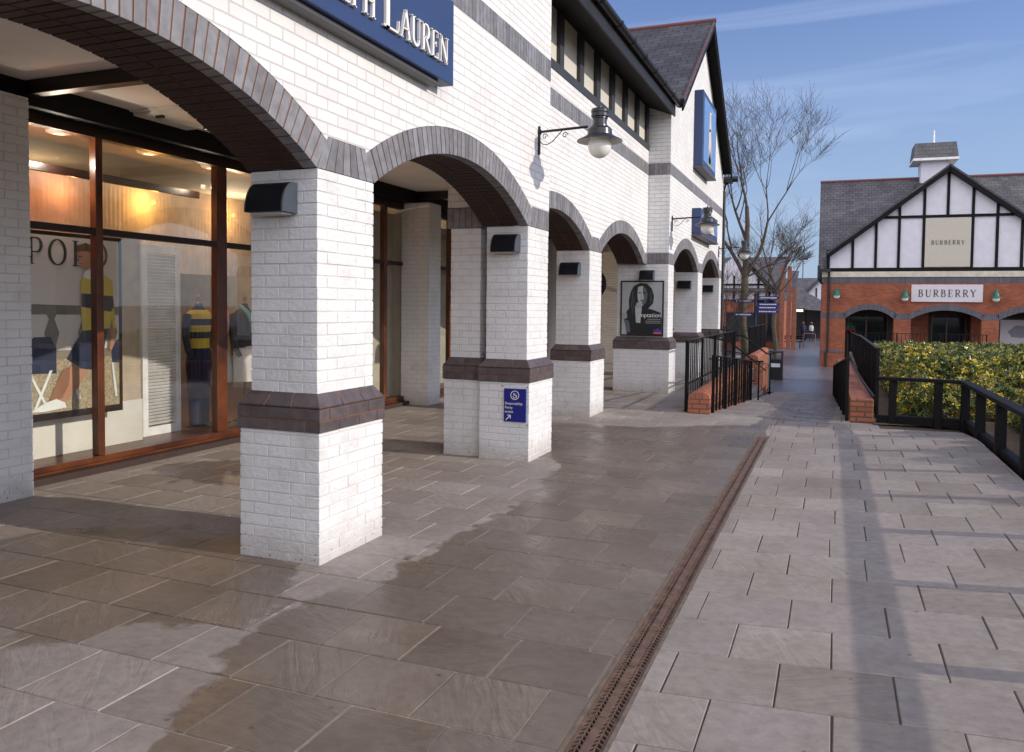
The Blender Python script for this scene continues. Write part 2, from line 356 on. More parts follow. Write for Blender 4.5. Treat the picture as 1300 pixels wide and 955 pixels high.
def slabs(name, x0f, x1f, y0, y1, zf, phase, rh=.44, mean=.452, jm=.0045):
    mb = MB(); y = y0+((phase-y0) % rh)-rh; k = 0
    while y < y1:
        a, b = max(y, y0), min(y+rh, y1); k += 1
        X0, X1 = x0f((a+b)/2), x1f((a+b)/2)
        if b-a > .03:
            x = X0-.13-(.226 if k % 2 else 0)+R.uniform(-.02, .02)
            while x < X1:
                wd = mean+R.uniform(-.018, .018)
                c, d = max(x, X0), min(x+wd, X1)
                if d-c > .014:
                    g = jm*.5+R.uniform(0, .0015); t = R.random()*.98+.01; dz = R.uniform(-.0012, .0012)
                    i0 = len(mb.v); j = lambda: R.uniform(-.0018, .0018)
                    ch = min(.0035, (d-c)*.2)
                    gy = g+.0015; cs = [(c+g+j(), a+gy+j()), (d-g+j(), a+gy+j()), (d-g+j(), b-gy+j()), (c+g+j(), b-gy+j())]
                    ins = [(cs[0][0]+ch, cs[0][1]+ch), (cs[1][0]-ch, cs[1][1]+ch), (cs[2][0]-ch, cs[2][1]-ch), (cs[3][0]+ch, cs[3][1]-ch)]
                    nx, ny = 3, 3
                    # top grid so wetness varies inside a slab
                    top = []
                    for jj in range(ny+1):
                        for ii in range(nx+1):
                            u, v = ii/nx, jj/ny
                            px = (ins[0][0]*(1-u)+ins[1][0]*u)*(1-v)+(ins[3][0]*(1-u)+ins[2][0]*u)*v
                            py = (ins[0][1]*(1-u)+ins[1][1]*u)*(1-v)+(ins[3][1]*(1-u)+ins[2][1]*u)*v
                            top.append((px, py, zf(px, py)+dz))
                    fs = [(jj*4+ii, jj*4+ii+1, jj*4+ii+5, jj*4+ii+4) for jj in range(3) for ii in range(3)]
                    low = [(px, py, zf(px, py)+dz-.005) for px, py in cs]; bot = [(px, py, zf(px, py)-.03) for px, py in cs]
                    vs = top+low+bot
                    e = [[0,1,2,3],[3,7,11,15],[15,14,13,12],[12,8,4,0]]
                    for q in range(4):
                        l0, l1 = 16+q, 16+(q+1) % 4
                        fs.append(tuple([l0, l1]+e[q][::-1])); fs.append((l1, l0, 20+q, 20+(q+1) % 4))
                    mb.raw(vs, fs, 0, t)
                    for q, vv in enumerate(vs): mb.w[i0+q] = wet(vv[0], vv[1])
                x += wd
        y += rh
    o = mb.build(name, 'pave', fixn=False); structure(o); return o
FX = 1.62
slabs('pavement', lambda y: -6.62, lambda y: -.9, -1.5, 12.75, gh, .155)
slabs('pavement', lambda y: -.74, lambda y: FX if y < 12.4 else .62, -1.5, 12.75, gh, .305)
slabs('pavement', lambda y: -.9, lambda y: -.74, 10.9, 12.75, gh, .155)
slabs('walkway', lambda y: -6.62, lambda y: -2.1, 12.75, 29.5, lambda x, y: 0., .155)
slabs('ramp', lambda y: -1.77, lambda y: .25-.012*(y-12.75), 12.75, 28.5, lambda x, y: ramp_z(y), .305)
# joint bed
def sheet(name, mat, quads):
    mb = MB()
    for q in quads: mb.face(q)
    o = mb.build(name, mat); return structure(o)
bed = MB()
ys = [-1.5+i*.5 for i in range(29)]+[12.75]
for a, b in zip(ys, ys[1:]):
    for x0, x1 in ((-6.62, -.88), (-.76, FX)):
        xs = [x0+(x1-x0)*i/3 for i in range(4)]
        for c, d in zip(xs, xs[1:]):
            bed.face([(c, a, gh(c, a)-.006), (d, a, gh(d, a)-.006), (d, b, gh(d, b)-.006), (c, b, gh(c, b)-.006)], 1 if x1 < -.8 else 0)
bed.face([(-6.62, 12.75, -.008), (-2.05, 12.75, -.008), (-2.05, 29.5, -.008), (-6.62, 29.5, -.008)], 1)
for i in range(12):
    a, b = 12.75+i*1.3125, 12.75+(i+1)*1.3125
    bed.face([(-1.8, a, ramp_z(a)-.009), (.3, a, ramp_z(a)-.009), (.3, b, ramp_z(b)-.009), (-1.8, b, ramp_z(b)-.009)], 0)
structure(bed.build('paving_joints', ['joint', 'jointlight']))
# street beyond, lower level, wide ground
st = MB(); st.face([(-9, 28.3, -1.118), (14, 28.3, -1.118), (14, 130, -1.118), (-9, 130, -1.118)])
for i in range(6): pass
structure(st.build('street', 'street'))
gd = MB(); gd.face([(-600, -600, -1.35), (600, -600, -1.35), (600, 900, -1.35), (-600, 900, -1.35)])
structure(gd.build('ground', 'base'))
sub = MB(); sub.box(-6.62, -2.06, 12.7, 29.5, -1.3, -.03); sub.box(-6.62, 1.6, -1.6, 12.7, -1.3, -.06)
structure(sub.build('pavement_foundation', 'base'))
so = MB()
for i in range(30):
    for j in range(26):
        x0, y0 = 1.75+i*.55, -2+j*.62
        q = [(x0, y0), (x0+.55, y0), (x0+.55, y0+.62), (x0, y0+.62)]
        so.face([(a, b, .05+.05*noise.noise((a*1.5, b*1.5, 0))) for a, b in q])
for i in range(36):
    for j in range(36):
        x0, y0 = .55+i*.5, 12.62+j*.6
        if y0 > 34: continue
        q = [(x0, y0), (x0+.5, y0), (x0+.5, y0+.6), (x0, y0+.6)]
        so.face([(a, b, .02+.05*noise.noise((a*1.5, b*1.5, 0))) for a, b in q])
so.box(.56, 18.5, 12.7, 34.4, -1.3, -.06)
structure(so.build('planting_bed_soil', 'soil', smooth=False))

# drain
dr = thing('drain_channel', 'rusty slotted cast iron drain channel running through the paving', 'drain', (-.82, 3, 0))
mb = MB(); mb.box(-.885, -.755, -1, 10.70, -.05, -.022); mb.build('channel', 'slotdark', dr)
mb = MB(); mb.box(-.905, -.888, -1, 10.78, -.05, .001); mb.box(-.752, -.735, -1, 10.78, -.05, .001); mb.box(-.888, -.752, 10.74, 10.9, -.05, -.001); mb.build('channel_edge', 'drainedge', dr)
y = -.9; seg = 0
while y < 10.7:
    L = .5; g = MB(); y1 = min(y+L-.006, 10.72)
    g.box(-.886, -.876, y, y1, -.02, -.003); g.box(-.764, -.754, y, y1, -.02, -.003)
    g.box(-.836, -.804, y, y1, -.02, -.003); g.box(-.856, -.850, y, y1, -.02, -.004); g.box(-.790, -.784, y, y1, -.02, -.004)
    nb = 15
    for i in range(nb+1):
        yy = y+(y1-y)*i/nb
        if yy > y1-.01: yy = y1-.01
        sh = .014
        for (xa, xb, s_) in ((-.876, -.856, 1), (-.850, -.836, -1), (-.804, -.790, 1), (-.784, -.764, -1)):
            g.hexa([(xa, yy-sh*s_*.5, -.02), (xb, yy+sh*s_*.5, -.02), (xb, yy+.0085+sh*s_*.5, -.02), (xa, yy+.0085-sh*s_*.5, -.02),
                    (xa, yy-sh*s_*.5, -.0035), (xb, yy+sh*s_*.5, -.0035), (xb, yy+.0085+sh*s_*.5, -.0035), (xa, yy+.0085-sh*s_*.5, -.0035)])
    g.build('grating', 'castiron', dr)
    y += L

# ------------------------------------------------------------------ brick pillars
def bricks(mb, x0, x1, y0, y1, z0, z1, course=.075, L=.217, j=.008, mi=0, jit=.0018, phase=0, faces='-y+x+y-x', tone=False, first_h=None):
    """ring of separate bricks round a rectangular core"""
    W = .1025; z = z0; k = phase
    while z < z1-.012:
        zt = min(z+course, z1); a, b = z+j*.5, zt-j*.5
        def B(p, q, r, s):
            d = lambda: R.uniform(-jit, jit)
            mb.box(p+d(), q+d(), r+d(), s+d(), a+d()*.5, b+d()*.5, mi, (R.random()*.98+.01) if tone else 0)
        even = k % 2 == 0
        lx, ly = (L, W) if even else (W, L)
        lx2, ly2 = (W, L) if even else (L, W)
        # corners : (-x,-y),(+x,-y),(+x,+y),(-x,+y)
        B(x0, x0+lx2, y0, y0+ly2); B(x1-lx, x1, y0, y0+ly); B(x1-lx2, x1, y1-ly2, y1); B(x0, x0+lx, y1-ly, y1)
        def fill(s, e):
            out = []; p = s+j
            n = max(1, round((e-s-j)/(L+j)))
            if e-s-j < .012: return out
            w = (e-s-j)/n-j
            for i in range(n): out.append((p, p+w)); p += w+j
            return out
        for p, q in fill(x0+lx2, x1-lx): B(p, q, y0, y0+.06)
        for p, q in fill(y0+ly, y1-ly2): B(x1-.06, x1, p, q)
        for p, q in fill(x0+lx, x1-lx2): B(p, q, y1-.06, y1)
        for p, q in fill(y0+ly2, y1-ly): B(x0, x0+.06, p, q)
        z += course; k += 1
def pillar(parent, x0, x1, y0, y1, zt=2.476, pl=.05, band=True):
    """plinth footprint x0..x1,y0..y1 ; shaft inset by pl"""
    mb = MB(); bricks(mb, x0, x1, y0, y1, -.02, .83, phase=0)
    bricks(mb, x0+pl, x1-pl, y0+pl, y1-pl, 1.06, zt, phase=1)
    mb.box(x0+.0045, x1-.0045, y0+.0045, y1-.0045, -.1, .83, 1); mb.box(x0+pl+.0045, x1-pl-.0045, y0+pl+.0045, y1-pl-.0045, 1.0, zt, 1)
    p = mb.build('pillar', ['paint', 'paintmortar'], parent, bevel=.0035)
    b = MB(); e = .012
    bricks(b, x0-e, x1+e, y0-e, y1+e, .83, .98, tone=True, phase=1)
    b.box(x0-e+.006, x1+e-.006, y0-e+.006, y1+e-.006, .832, .978, 1)
    # chamfered plinth course
    zb, zt2 = .98, 1.072; X0, X1, Y0, Y1 = x0-e, x1+e, y0-e, y1+e; q = pl+e
    b.hexa([(X0+.008, Y0+.008, zb), (X1-.008, Y0+.008, zb), (X1-.008, Y1-.008, zb), (X0+.008, Y1-.008, zb), (X0+q-.003, Y0+q-.003, zt2-.004), (X1-q+.003, Y0+q-.003, zt2-.004), (X1-q+.003, Y1-q+.003, zt2-.004), (X0+q-.003, Y1-q+.003, zt2-.004)], 1)
    def side(P0, P1, Q0, Q1):   # bottom edge P0-P1, top edge Q0-Q1
        P0, P1, Q0, Q1 = map(Vector, (P0, P1, Q0, Q1)); n = max(2, round((P1-P0).length/.225)); nrm = (P1-P0).cross(Q0-P0).normalized()
        for i in range(n):
            g = .005/(P1-P0).length
            u0, u1 = i/n+(g if i else 0), (i+1)/n-(g if i < n-1 else 0)
            a_, b_, c_, d_ = P0.lerp(P1, u0), P0.lerp(P1, u1), Q0.lerp(Q1, u1), Q0.lerp(Q1, u0)
            up = Vector((0, 0, .010)); inn = nrm*-.02
            b.hexa([a_+inn, b_+inn, c_+inn, d_+inn, a_, b_, c_, d_], 0, R.random()*.98+.01)
            b.hexa([a_+Vector((0,0,.001))+inn, b_+Vector((0,0,.001))+inn, b_+up*.1+inn, a_+up*.1+inn, a_, b_, b_+up, a_+up], 0, .3)
    z0_ = zb+.006
    c = [(X0, Y0), (X1, Y0), (X1, Y1), (X0, Y1)]; t = [(X0+q, Y0+q), (X1-q, Y0+q), (X1-q, Y1-q), (X0+q, Y1-q)]
    for i in range(4):
        k = (i+1) % 4
        side((*c[i], z0_), (*c[k], z0_), (*t[i], zt2), (*t[k], zt2))
    b.build('brick_band', ['engdark', 'rust_mortar'], p, bevel=.003)
    return p

bld = thing('shop_building', 'long white painted brick shopping arcade with grey brick arches and slate roofs', 'building', (-5, 8, 0))
SP = 2.476
XM, XR, XB = -3.0, -3.40, -2.98        # main, recessed, gable bay facade planes
ARCH = dict(a=1.53, h=.43)
def arch_geo(a, h):
    r = (a*a+h*h)/(2*h); return r, SP+h-r
def arch_ring(parent, X, yc, a=1.53, h=.43, depth=.52, wd=.215):
    r, zc = arch_geo(a, h); th = math.asin(a/r); n = round(2*th*(r+.1)/.078)
    mb = MB()
    def P(t, rr, x): return (x, yc+rr*math.sin(t), zc+rr*math.cos(t))
    for i in range(n):
        t0, t1 = -th+2*th*i/n+.0019, -th+2*th*(i+1)/n-.0019
        tn = R.random()*.98+.01
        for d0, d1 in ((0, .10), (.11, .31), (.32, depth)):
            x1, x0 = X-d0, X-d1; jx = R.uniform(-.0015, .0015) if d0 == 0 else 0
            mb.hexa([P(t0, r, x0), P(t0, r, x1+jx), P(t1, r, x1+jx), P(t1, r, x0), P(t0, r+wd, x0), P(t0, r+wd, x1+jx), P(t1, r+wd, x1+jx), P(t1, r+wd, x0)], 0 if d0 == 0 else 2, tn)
    # mortar core
    m = 24
    for i in range(m):
        t0, t1 = -th+2*th*i/m, -th+2*th*(i+1)/m
        mb.hexa([P(t0, r+.006, X-depth+.006), P(t0, r+.006, X-.006), P(t1, r+.006, X-.006), P(t1, r+.006, X-depth+.006),
                 P(t0, r+wd+.004, X-depth+.006), P(t0, r+wd+.004, X-.006), P(t1, r+wd+.004, X-.006), P(t1, r+wd+.004, X-depth+.006)], 1)
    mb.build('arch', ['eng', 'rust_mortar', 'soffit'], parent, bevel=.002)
def soldiers_y(mb, X, b0, b1, t0, t1, z0, z1, depth=.06, pitch=.078):
    n = max(1, round((b1-b0+t1-t0)/2/pitch))
    for i in range(n):
        u0, u1 = i/n+.05/n, (i+1)/n-.05/n
        L = lambda a, b, u: a+(b-a)*u
        mb.hexa([(X-depth, L(b0, b1, u0), z0), (X, L(b0, b1, u0), z0), (X, L(b0, b1, u1), z0), (X-depth, L(b0, b1, u1), z0),
                 (X-depth, L(t0, t1, u0), z1), (X, L(t0, t1, u0), z1), (X, L(t0, t1, u1), z1), (X-depth, L(t0, t1, u1), z1)], 0, R.random()*.98+.01)
    mb.hexa([(X-depth-.01, b0, z0+.002), (X-.006, b0, z0+.002), (X-.006, b1, z0+.002), (X-depth-.01, b1, z0+.002),
             (X-depth-.01, t0, z1-.002), (X-.006, t0, z1-.002), (X-.006, t1, z1-.002), (X-depth-.01, t1, z1-.002)], 1)
def facade(parent, X, y0, y1, centres, ztop, depth=.52, band=None, topf=None, a=1.53, h=.43):
    r, zc = arch_geo(a, h); ro = r+.215; yo = ro*a/r; zo = zc+ro*math.cos(math.asin(a/r))
    zb = 2.69
    ys = {y0, y1}
    for c in centres:
        for i in range(41):
            t = math.asin(a/r)*(-1+2*i/40); ys.add(round(c+ro*math.sin(t), 5))
        for e in (c-yo, c+yo):
            if y0 < e < y1: ys.add(e)
    if topf:
        for i in range(9): ys.add(y0+(y1-y0)*i/8)
        ys.add(topf[1])
    ys = sorted(v for v in ys if y0-1e-6 <= v <= y1+1e-6)
    T = (lambda v: ztop) if not topf else (lambda v: ztop+topf[0]*(1-abs(v-topf[1])/topf[2]))
    def low(v, side):
        for c in centres:
            if abs(v-c) <= yo+1e-4 and abs(v+side*1e-3-c) < yo: return zc+math.sqrt(max(0, ro*ro-(v-c)**2))+.002
        return zb
    mb = MB()
    segs = [(None, None)]
    for u, v in zip(ys, ys[1:]):
        if v-u < 1e-4: continue
        l0, l1 = low(u, 1), low(v, -1)
        layers = [(l0, l1, T(u), T(v))] if not band else [(l0, l1, band[0], band[0]), (band[1], band[1], T(u), T(v))]
        for p0, p1, q0, q1 in layers:
            mb.face([(X, u, p0), (X, v, p1), (X, v, q1), (X, u, q0)])
            mb.face([(X-depth, v, p1), (X-depth, u, p0), (X-depth, u, q0), (X-depth, v, q1)])
    for yy in (y0, y1):
        l = low(yy, 1 if yy == y0 else -1)
        for p, q in ([(l, T(yy))] if not band else [(l, band[0]), (band[1], T(yy))]):
            mb.face([(X-depth, yy, p), (X, yy, p), (X, yy, q), (X-depth, yy, q)])
    mb.build('wall', 'wallwhite', parent, fixn=False)
    # soldier course between the arches
    sb = MB(); cs = sorted(centres)
    spans = []
    if cs[0]-a > y0: spans.append((y0, cs[0]-a, y0, cs[0]-yo))
    for c, d in zip(cs, cs[1:]): spans.append((c+a, d-a, c+yo, d-yo))
    if cs[-1]+a < y1-.02: spans.append((cs[-1]+a, y1, min(y1, cs[-1]+yo), y1))
    for s in spans:
        if s[3]-s[2] > .02: soldiers_y(sb, X, *s, SP+.003, zb-.002)
    if band: soldiers_y(sb, X+.004, y0, y1, y0, y1, band[0]+.002, band[1]-.002)
    sb.box(X-depth, X-.08, y0, y1, SP+.004, zb-.004, 1) if False else None
    sb.build('soldier_course', ['eng', 'rust_mortar'], parent, bevel=.0015)
    for c in cs: arch_ring(parent, X, c, a, h, depth)

# main block (pillars 0,1,2) arches at centre 2.74, 6.47
facade(bld, XM, -5.0, 8.66, [-.98, 2.74, 6.47], 6.2, band=(4.13, 4.36))
pillar(bld, -3.56, XM+.05, .50, 1.25)
pillar(bld, -3.56, XM+.05, 4.225, 4.985)
pillar(bld, -3.52, XM+.05, 7.955, 8.70)
# the pier behind pillar 2 and the cross wall over it
pillar(bld, -3.98, -3.525, 8.03, 8.66)
# recessed block
facade(bld, XR, 8.66, 15.66, [10.17, 13.83], 4.66, band=(4.18, 4.405))
pillar(bld, -3.97, XR+.05, 11.64, 12.36+.04)
# gable bay
facade(bld, XB, 15.64, 23.4, [17.72, 21.45], 5.44, band=(4.18, 4.405), topf=(2.62, 19.35, 4.05))
pillar(bld, -4.03, XB+.05, 15.59, 16.24)
pillar(bld, -3.56, XB+.05, 19.2, 19.97)
pillar(bld, -3.56, XB+.05, 22.93, 23.45)
# returns, cross walls, soldier bands facing the viewer
for q_ in ((-3.52, -3.0-.525, 8.05, 8.6, 2.70, 3.5), (-3.97, -3.525, 8.08, 8.62, 2.70, 3.52), (-4.0, XB-.002, 15.645, 15.95, 2.70, 4.18), (-4.0, XB-.002, 15.645, 15.95, 4.405, 5.55),
           (-4.0, -3.006, 8.60, 8.655, 4.36, 6.2), (-4.0, -3.006, 8.60, 8.655, 2.70, 4.13), (-9.9, XB-.53, 23.1, 23.4, -.1, 5.6)):
    mb = MB(); mb.box(*q_); mb.build('cross_wall', 'wallwhite', bld)
def soldiers_x(mb, Y, x0, x1, z0, z1, depth=.05):
    n = round((x1-x0)/.078)
    for i in range(n):
        a_, b_ = x0+(x1-x0)*(i+.05)/n, x0+(x1-x0)*(i+.95)/n
        mb.box(a_, b_, Y, Y+depth, z0, z1, 0, R.random()*.98+.01)
    mb.box(x0+.004, x1-.014, Y+.006, Y+depth+.01, z0+.002, z1-.002, 1)
for q_ in ((15.638, -4.0, XB+.002, 2.479, 2.688, .3), (15.638, -4.0, XB+.002, 4.183, 4.402, .3), (8.06, -3.97, -3.525, 2.479, 2.69, .5)):
    mb = MB(); soldiers_x(mb, *q_); mb.build('soldier_course', ['eng', 'rust_mortar'], bld, bevel=.0015)
# arcade ceiling, beams, hatch
mb = MB(); mb.box(-6.95, XM-.52, -5, 8.1, 3.5, 3.62); mb.box(-6.95, XM-.52, 8.1, 15.8, 3.5, 3.62); mb.box(-6.95, XB-.52, 15.8, 23.2, 3.5, 3.62)
mb.build('arcade_ceiling', 'ceil', bld)
for yy in (1.25, 5.0, 8.66, 12.0, 15.9, 19.5):
    mb = MB(); mb.box(-6.6, XM-.52, yy-.055, yy+.055, 3.38, 3.498); mb.build('ceiling_beam', 'dkwood', bld, bevel=.004)
mb = MB(); mb.box(-6.45, -5.75, 6.1, 6.8, 3.455, 3.498); mb.box(-6.5, -5.7, 6.05, 6.85, 3.485, 3.499)
h_ = mb.build('access_hatch', 'plaster', bld, bevel=.004)
mb = MB(); mb.box(-6.2, -6.12, 6.16, 6.2, 3.43, 3.455); mb.build('catch', 'black', h_)
mb = MB(); mb.box(-5.92, -5.88, 6.5, 6.53, 3.37, 3.455); mb.build('catch', 'black', h_)

# ---- shopfronts
XS = -6.65
def shopwindow(y0, y1, mull, blind=None, dark=False, top=3.2):
    w = MB(); w.box(XS-.05, XS+.05, y0, y1, 3.2, 3.5); fr = w.build('shop_window', 'dkwood', bld)
    for a_, b_ in mull:
        m_ = MB(); m_.box(XS-.04, XS+.045, a_, b_, .14, 3.2); m_.build('mullion', 'wood', fr, bevel=.006)
    m_ = MB(); m_.box(XS-.035, XS+.035, y0, y1, 2.28, 2.345); m_.build('transom', 'dkwood', fr, bevel=.004)
    m_ = MB(); m_.box(XS-.04, XS+.06, y0, y1, .085, .14); m_.box(XS-.04, XS+.075, y0, y1, .06, .085); m_.build('sill', 'wood', fr, bevel=.005)
    m_ = MB(); m_.box(XS-.04, XS+.17, y0, y1, -.02, .058); m_.build('brick_sill', 'soffit', fr, bevel=.004)
    g = MB(); g.box(XS-.004, XS+.004, y0, y1, .14, 3.2); g.build('glass', 'glass', fr)
    return fr
shopwindow(4.9, 12.28, [(4.9, 5.0), (5.82, 5.90), (7.46, 7.63), (9.35, 9.43), (11.2, 11.29), (12.12, 12.28)])
shopwindow(-5, 4.3, [(-3, -2.9), (-1, -.9), (.6, .7), (2.4, 2.5), (4.2, 4.3)])
shopwindow(12.32, 23.1, [(12.32, 12.4), (13.55, 13.75), (15.0, 15.08), (15.9, 16.0), (17.4, 17.5), (19, 19.2), (20.7, 20.8), (22.2, 22.3)])
# pilasters
for (y0, y1, xf) in ((4.18, 4.83, -6.22), (11.8, 12.22, -6.13), (19.1, 19.6, -6.2), (.6, 1.2, -6.22)):
    mb = MB(); bricks(mb, -6.64, xf, y0, y1, -.02, 3.31 if y0 < 11 or y0 > 12 else 3.3, phase=1)
    mb.box(-6.64, xf-.006, y0+.006, y1-.006, -.1, 3.3, 1); mb.build('pilaster', ['paint', 'paintmortar'], bld, bevel=.003)
mb = MB(); mb.box(-6.7, -6.13, -5, 23.1, 3.32, 3.499) if False else mb.box(-6.62, -6.42, -5, 23.1, 3.30, 3.499); mb.build('header_beam', 'blacktimber', bld)

# interior shell
sh = MB(); sh.box(-11.5, -6.7, -5, 23.1, -.05, .10); sh.build('shop_floor', 'wood', bld)
sh = MB(); sh.box(-11.5, -6.7, -5, 23.1, 3.36, 3.5); sh.build('shop_ceiling', plain('shop_ceiling_tan', (.26, .21, .15), .8), bld)
sh = MB(); sh.box(-11.7, -11.5, -5, 23.1, -.05, 3.5); sh.box(-11.5, -6.72, 11.95, 12.1, .1, 3.36); sh.box(-11.5, -6.7, -5.2, -5, 0, 3.5)
sh.build('shop_wall', plain('shop_wall_beige', (.36, .30, .23), .8), bld)
mb = MB(); mb.box(-11.6, -3.55, -5, 8.62, 3.63, 6.15, 0); mb.build('upper_floor', 'plaster', bld)
mb = MB(); mb.box(-11.6, XR-.53, 8.66, 23.1, 3.63, 5.1, 0); mb.build('upper_floor', 'plaster', bld)

# ---- recessed upper storey: white strip, black rail, panels, eaves
mb = MB(); mb.box(XR-.3, XR-.012, 8.66, 15.64, 4.41, 4.645); mb.build('plaster_strip', 'white', bld, bevel=.003)
pn = MB(); pn.box(XR-.2, XR-.06, 8.66, 15.64, 4.7, 5.55); pn = pn.build('panel_band', plain('window_panel', (.66, .62, .53), .35, namt=.05), bld)
mb = MB(); mb.box(XR-.1, XR+.012, 8.66, 15.64, 4.648, 4.765); 
for a_, b_ in ((9.37, 9.54), (10.21, 10.37), (11.10, 11.29), (11.96, 12.17), (12.85, 13.04), (13.72, 13.92), (14.64, 14.82), (15.5, 15.64)): mb.box(XR-.1, XR-.004, a_, b_, 4.766, 5.5)
mb.build('timber_frame', plain('grey_black_timber', (.035, .035, .038), .5), pn, bevel=.003)
ev = MB(); ev.hexa([(-3.48, 8.66, 5.50), (-2.93, 8.66, 5.28), (-2.93, 15.62, 5.28), (-3.48, 15.62, 5.50), (-3.48, 8.66, 5.70), (-2.93, 8.66, 5.45), (-2.93, 15.62, 5.45), (-3.48, 15.62, 5.70)])
ev.build('soffit', 'blacktimber', bld)
mb = MB(); mb.box(-2.928, -2.90, 8.66, 15.62, 5.26, 5.47); mb.build('fascia_board', plain('fascia_grey', (.022, .021, .023), .5, spec=.2), bld, bevel=.004)
# gutter: half round with unions
gt = MB(); gx_, gz_ = -2.84, 5.51; n = 10
pr_ = [(gx_+.065*math.cos(math.pi+math.pi*i/n), gz_+.065*math.sin(math.pi+math.pi*i/n)) for i in range(n+1)]
pin = [(gx_+.058*math.cos(math.pi+math.pi*i/n), gz_+.058*math.sin(math.pi+math.pi*i/n)+.002) for i in range(n+1)]
gt.prism(pr_+pin[::-1], 'y', 8.66, 15.75)
yy = 9.1
while yy < 15.8:
    pr2 = [(gx_+.074*math.cos(math.pi+math.pi*i/n), gz_+.074*math.sin(math.pi+math.pi*i/n)) for i in range(n+1)]
    gt.prism(pr2+[(p[0], p[1]+.012) for p in pin[::-1]], 'y', yy, yy+.05); gt.box(gx_-.05, gx_+.075, yy, yy+.05, gz_, gz_+.014)
    yy += .93 if yy < 10.5 else .78
gt.build('gutter', 'black', bld)
# recessed roof
rf = MB()
def roofplane(mb, p, mi=0, th=.05):
    p = [Vector(q) for q in p]; n = (p[1]-p[0]).cross(p[-1]-p[0]).normalized()
    if n.z < 0: n = -n
    k = len(p); mb.raw([tuple(q) for q in p]+[tuple(q-n*th) for q in p], [tuple(range(k)), tuple(range(k, 2*k))[::-1]]+[(i, (i+1) % k, k+(i+1) % k, k+i) for i in range(k)], mi)
def slopeuv(ax):   # courses run horizontally; v measured along the slope
    def f(co, n):
        s = math.sqrt(max(1e-6, 1-n.z*n.z)); return (co[0] if ax == 'x' else co[1], co[2]/max(.3, s))
    return f
roofplane(rf, [(-2.8, 8.66, 5.55), (-2.8, 16, 5.55), (-7.6, 16, 8.35), (-7.6, 8.66, 8.35)])
rf.build('roof', 'slate', bld, uvmode=slopeuv('y'))
# gable roof
PK = (19.35, 8.25); HW = 3.82; EZ = 5.56
rf = MB()
roofplane(rf, [(-2.72, PK[0]-HW, EZ), (-2.72, PK[0], PK[1]), (-9.5, PK[0], PK[1]), (-9.5, PK[0]-HW, EZ)], th=.06)
roofplane(rf, [(-2.72, PK[0]+HW+.15, EZ-.12), (-2.72, PK[0], PK[1]), (-9.5, PK[0], PK[1]), (-9.5, PK[0]+HW+.15, EZ-.12)], th=.06)
rf.build('gable_roof', 'slate', bld, uvmode=slopeuv('x'))
mb = MB(); mb.tube([(-2.70, PK[0], PK[1]+.0), (-9.5, PK[0], PK[1]+.0)], .055, 8)
for s_ in (-1, 1):   # verge tiles
    mb.bar((-2.735, PK[0]+s_*(HW+.02), EZ+.0), (-2.735, PK[0], PK[1]+.01), .02, .014)
mb.build('ridge_tile', 'ridge', bld)
mb = MB()
for s_ in (-1, 1):
    e = HW if s_ < 0 else HW+.15; ez = EZ-(0 if s_ < 0 else .12)
    P0, P1 = Vector((0, PK[0]+s_*e, ez-.02)), Vector((0, PK[0], PK[1]-.02)); dn = Vector((0, 0, -.2))
    for xa, xb in ((-2.77, -2.735),):
        mb.hexa([(xa, *(P0+dn)[1:]), (xb, *(P0+dn)[1:]), (xb, *(P1+dn)[1:]), (xa, *(P1+dn)[1:]), (xa, *P0[1:]), (xb, *P0[1:]), (xb, *P1[1:]), (xa, *P1[1:])])
    mb.hexa([(-2.985, *(P0+dn*.35)[1:]), (-2.77, *(P0+dn*.35)[1:]), (-2.77, *(P1+dn*.35)[1:]), (-2.985, *(P1+dn*.35)[1:]), (-2.985, *(P0+dn*.2)[1:]), (-2.77, *(P0+dn*.2)[1:]), (-2.77, *(P1+dn*.2)[1:]), (-2.985, *(P1+dn*.2)[1:])])
mb.build('bargeboard', 'blacktimber', bld)
mb = MB(); mb.tube([(-2.62, 23.75, 5.28), (-9, 23.75, 5.28)], .08, 10); mb.box(-9, -2.75, 23.4, 23.7, 5.15, 5.25); mb.tube([(-2.9, 23.6, 5.2), (-2.95, 23.48, 4.9), (-2.95, 23.48, -.8)], .04, 8)
mb.build('gutter', 'black', bld)
# main block top roof (above the frame)
rf = MB(); roofplane(rf, [(-2.6, -5.2, 6.25), (-2.6, 8.8, 6.25), (-7.5, 8.8, 9.3), (-7.5, -5.2, 9.3)]); rf.build('roof', 'slate', bld, uvmode=slopeuv('y'))
mb = MB(); mb.box(-3.02, -2.6, -5.2, 8.8, 6.15, 6.22); mb.build('soffit', 'blacktimber', bld)

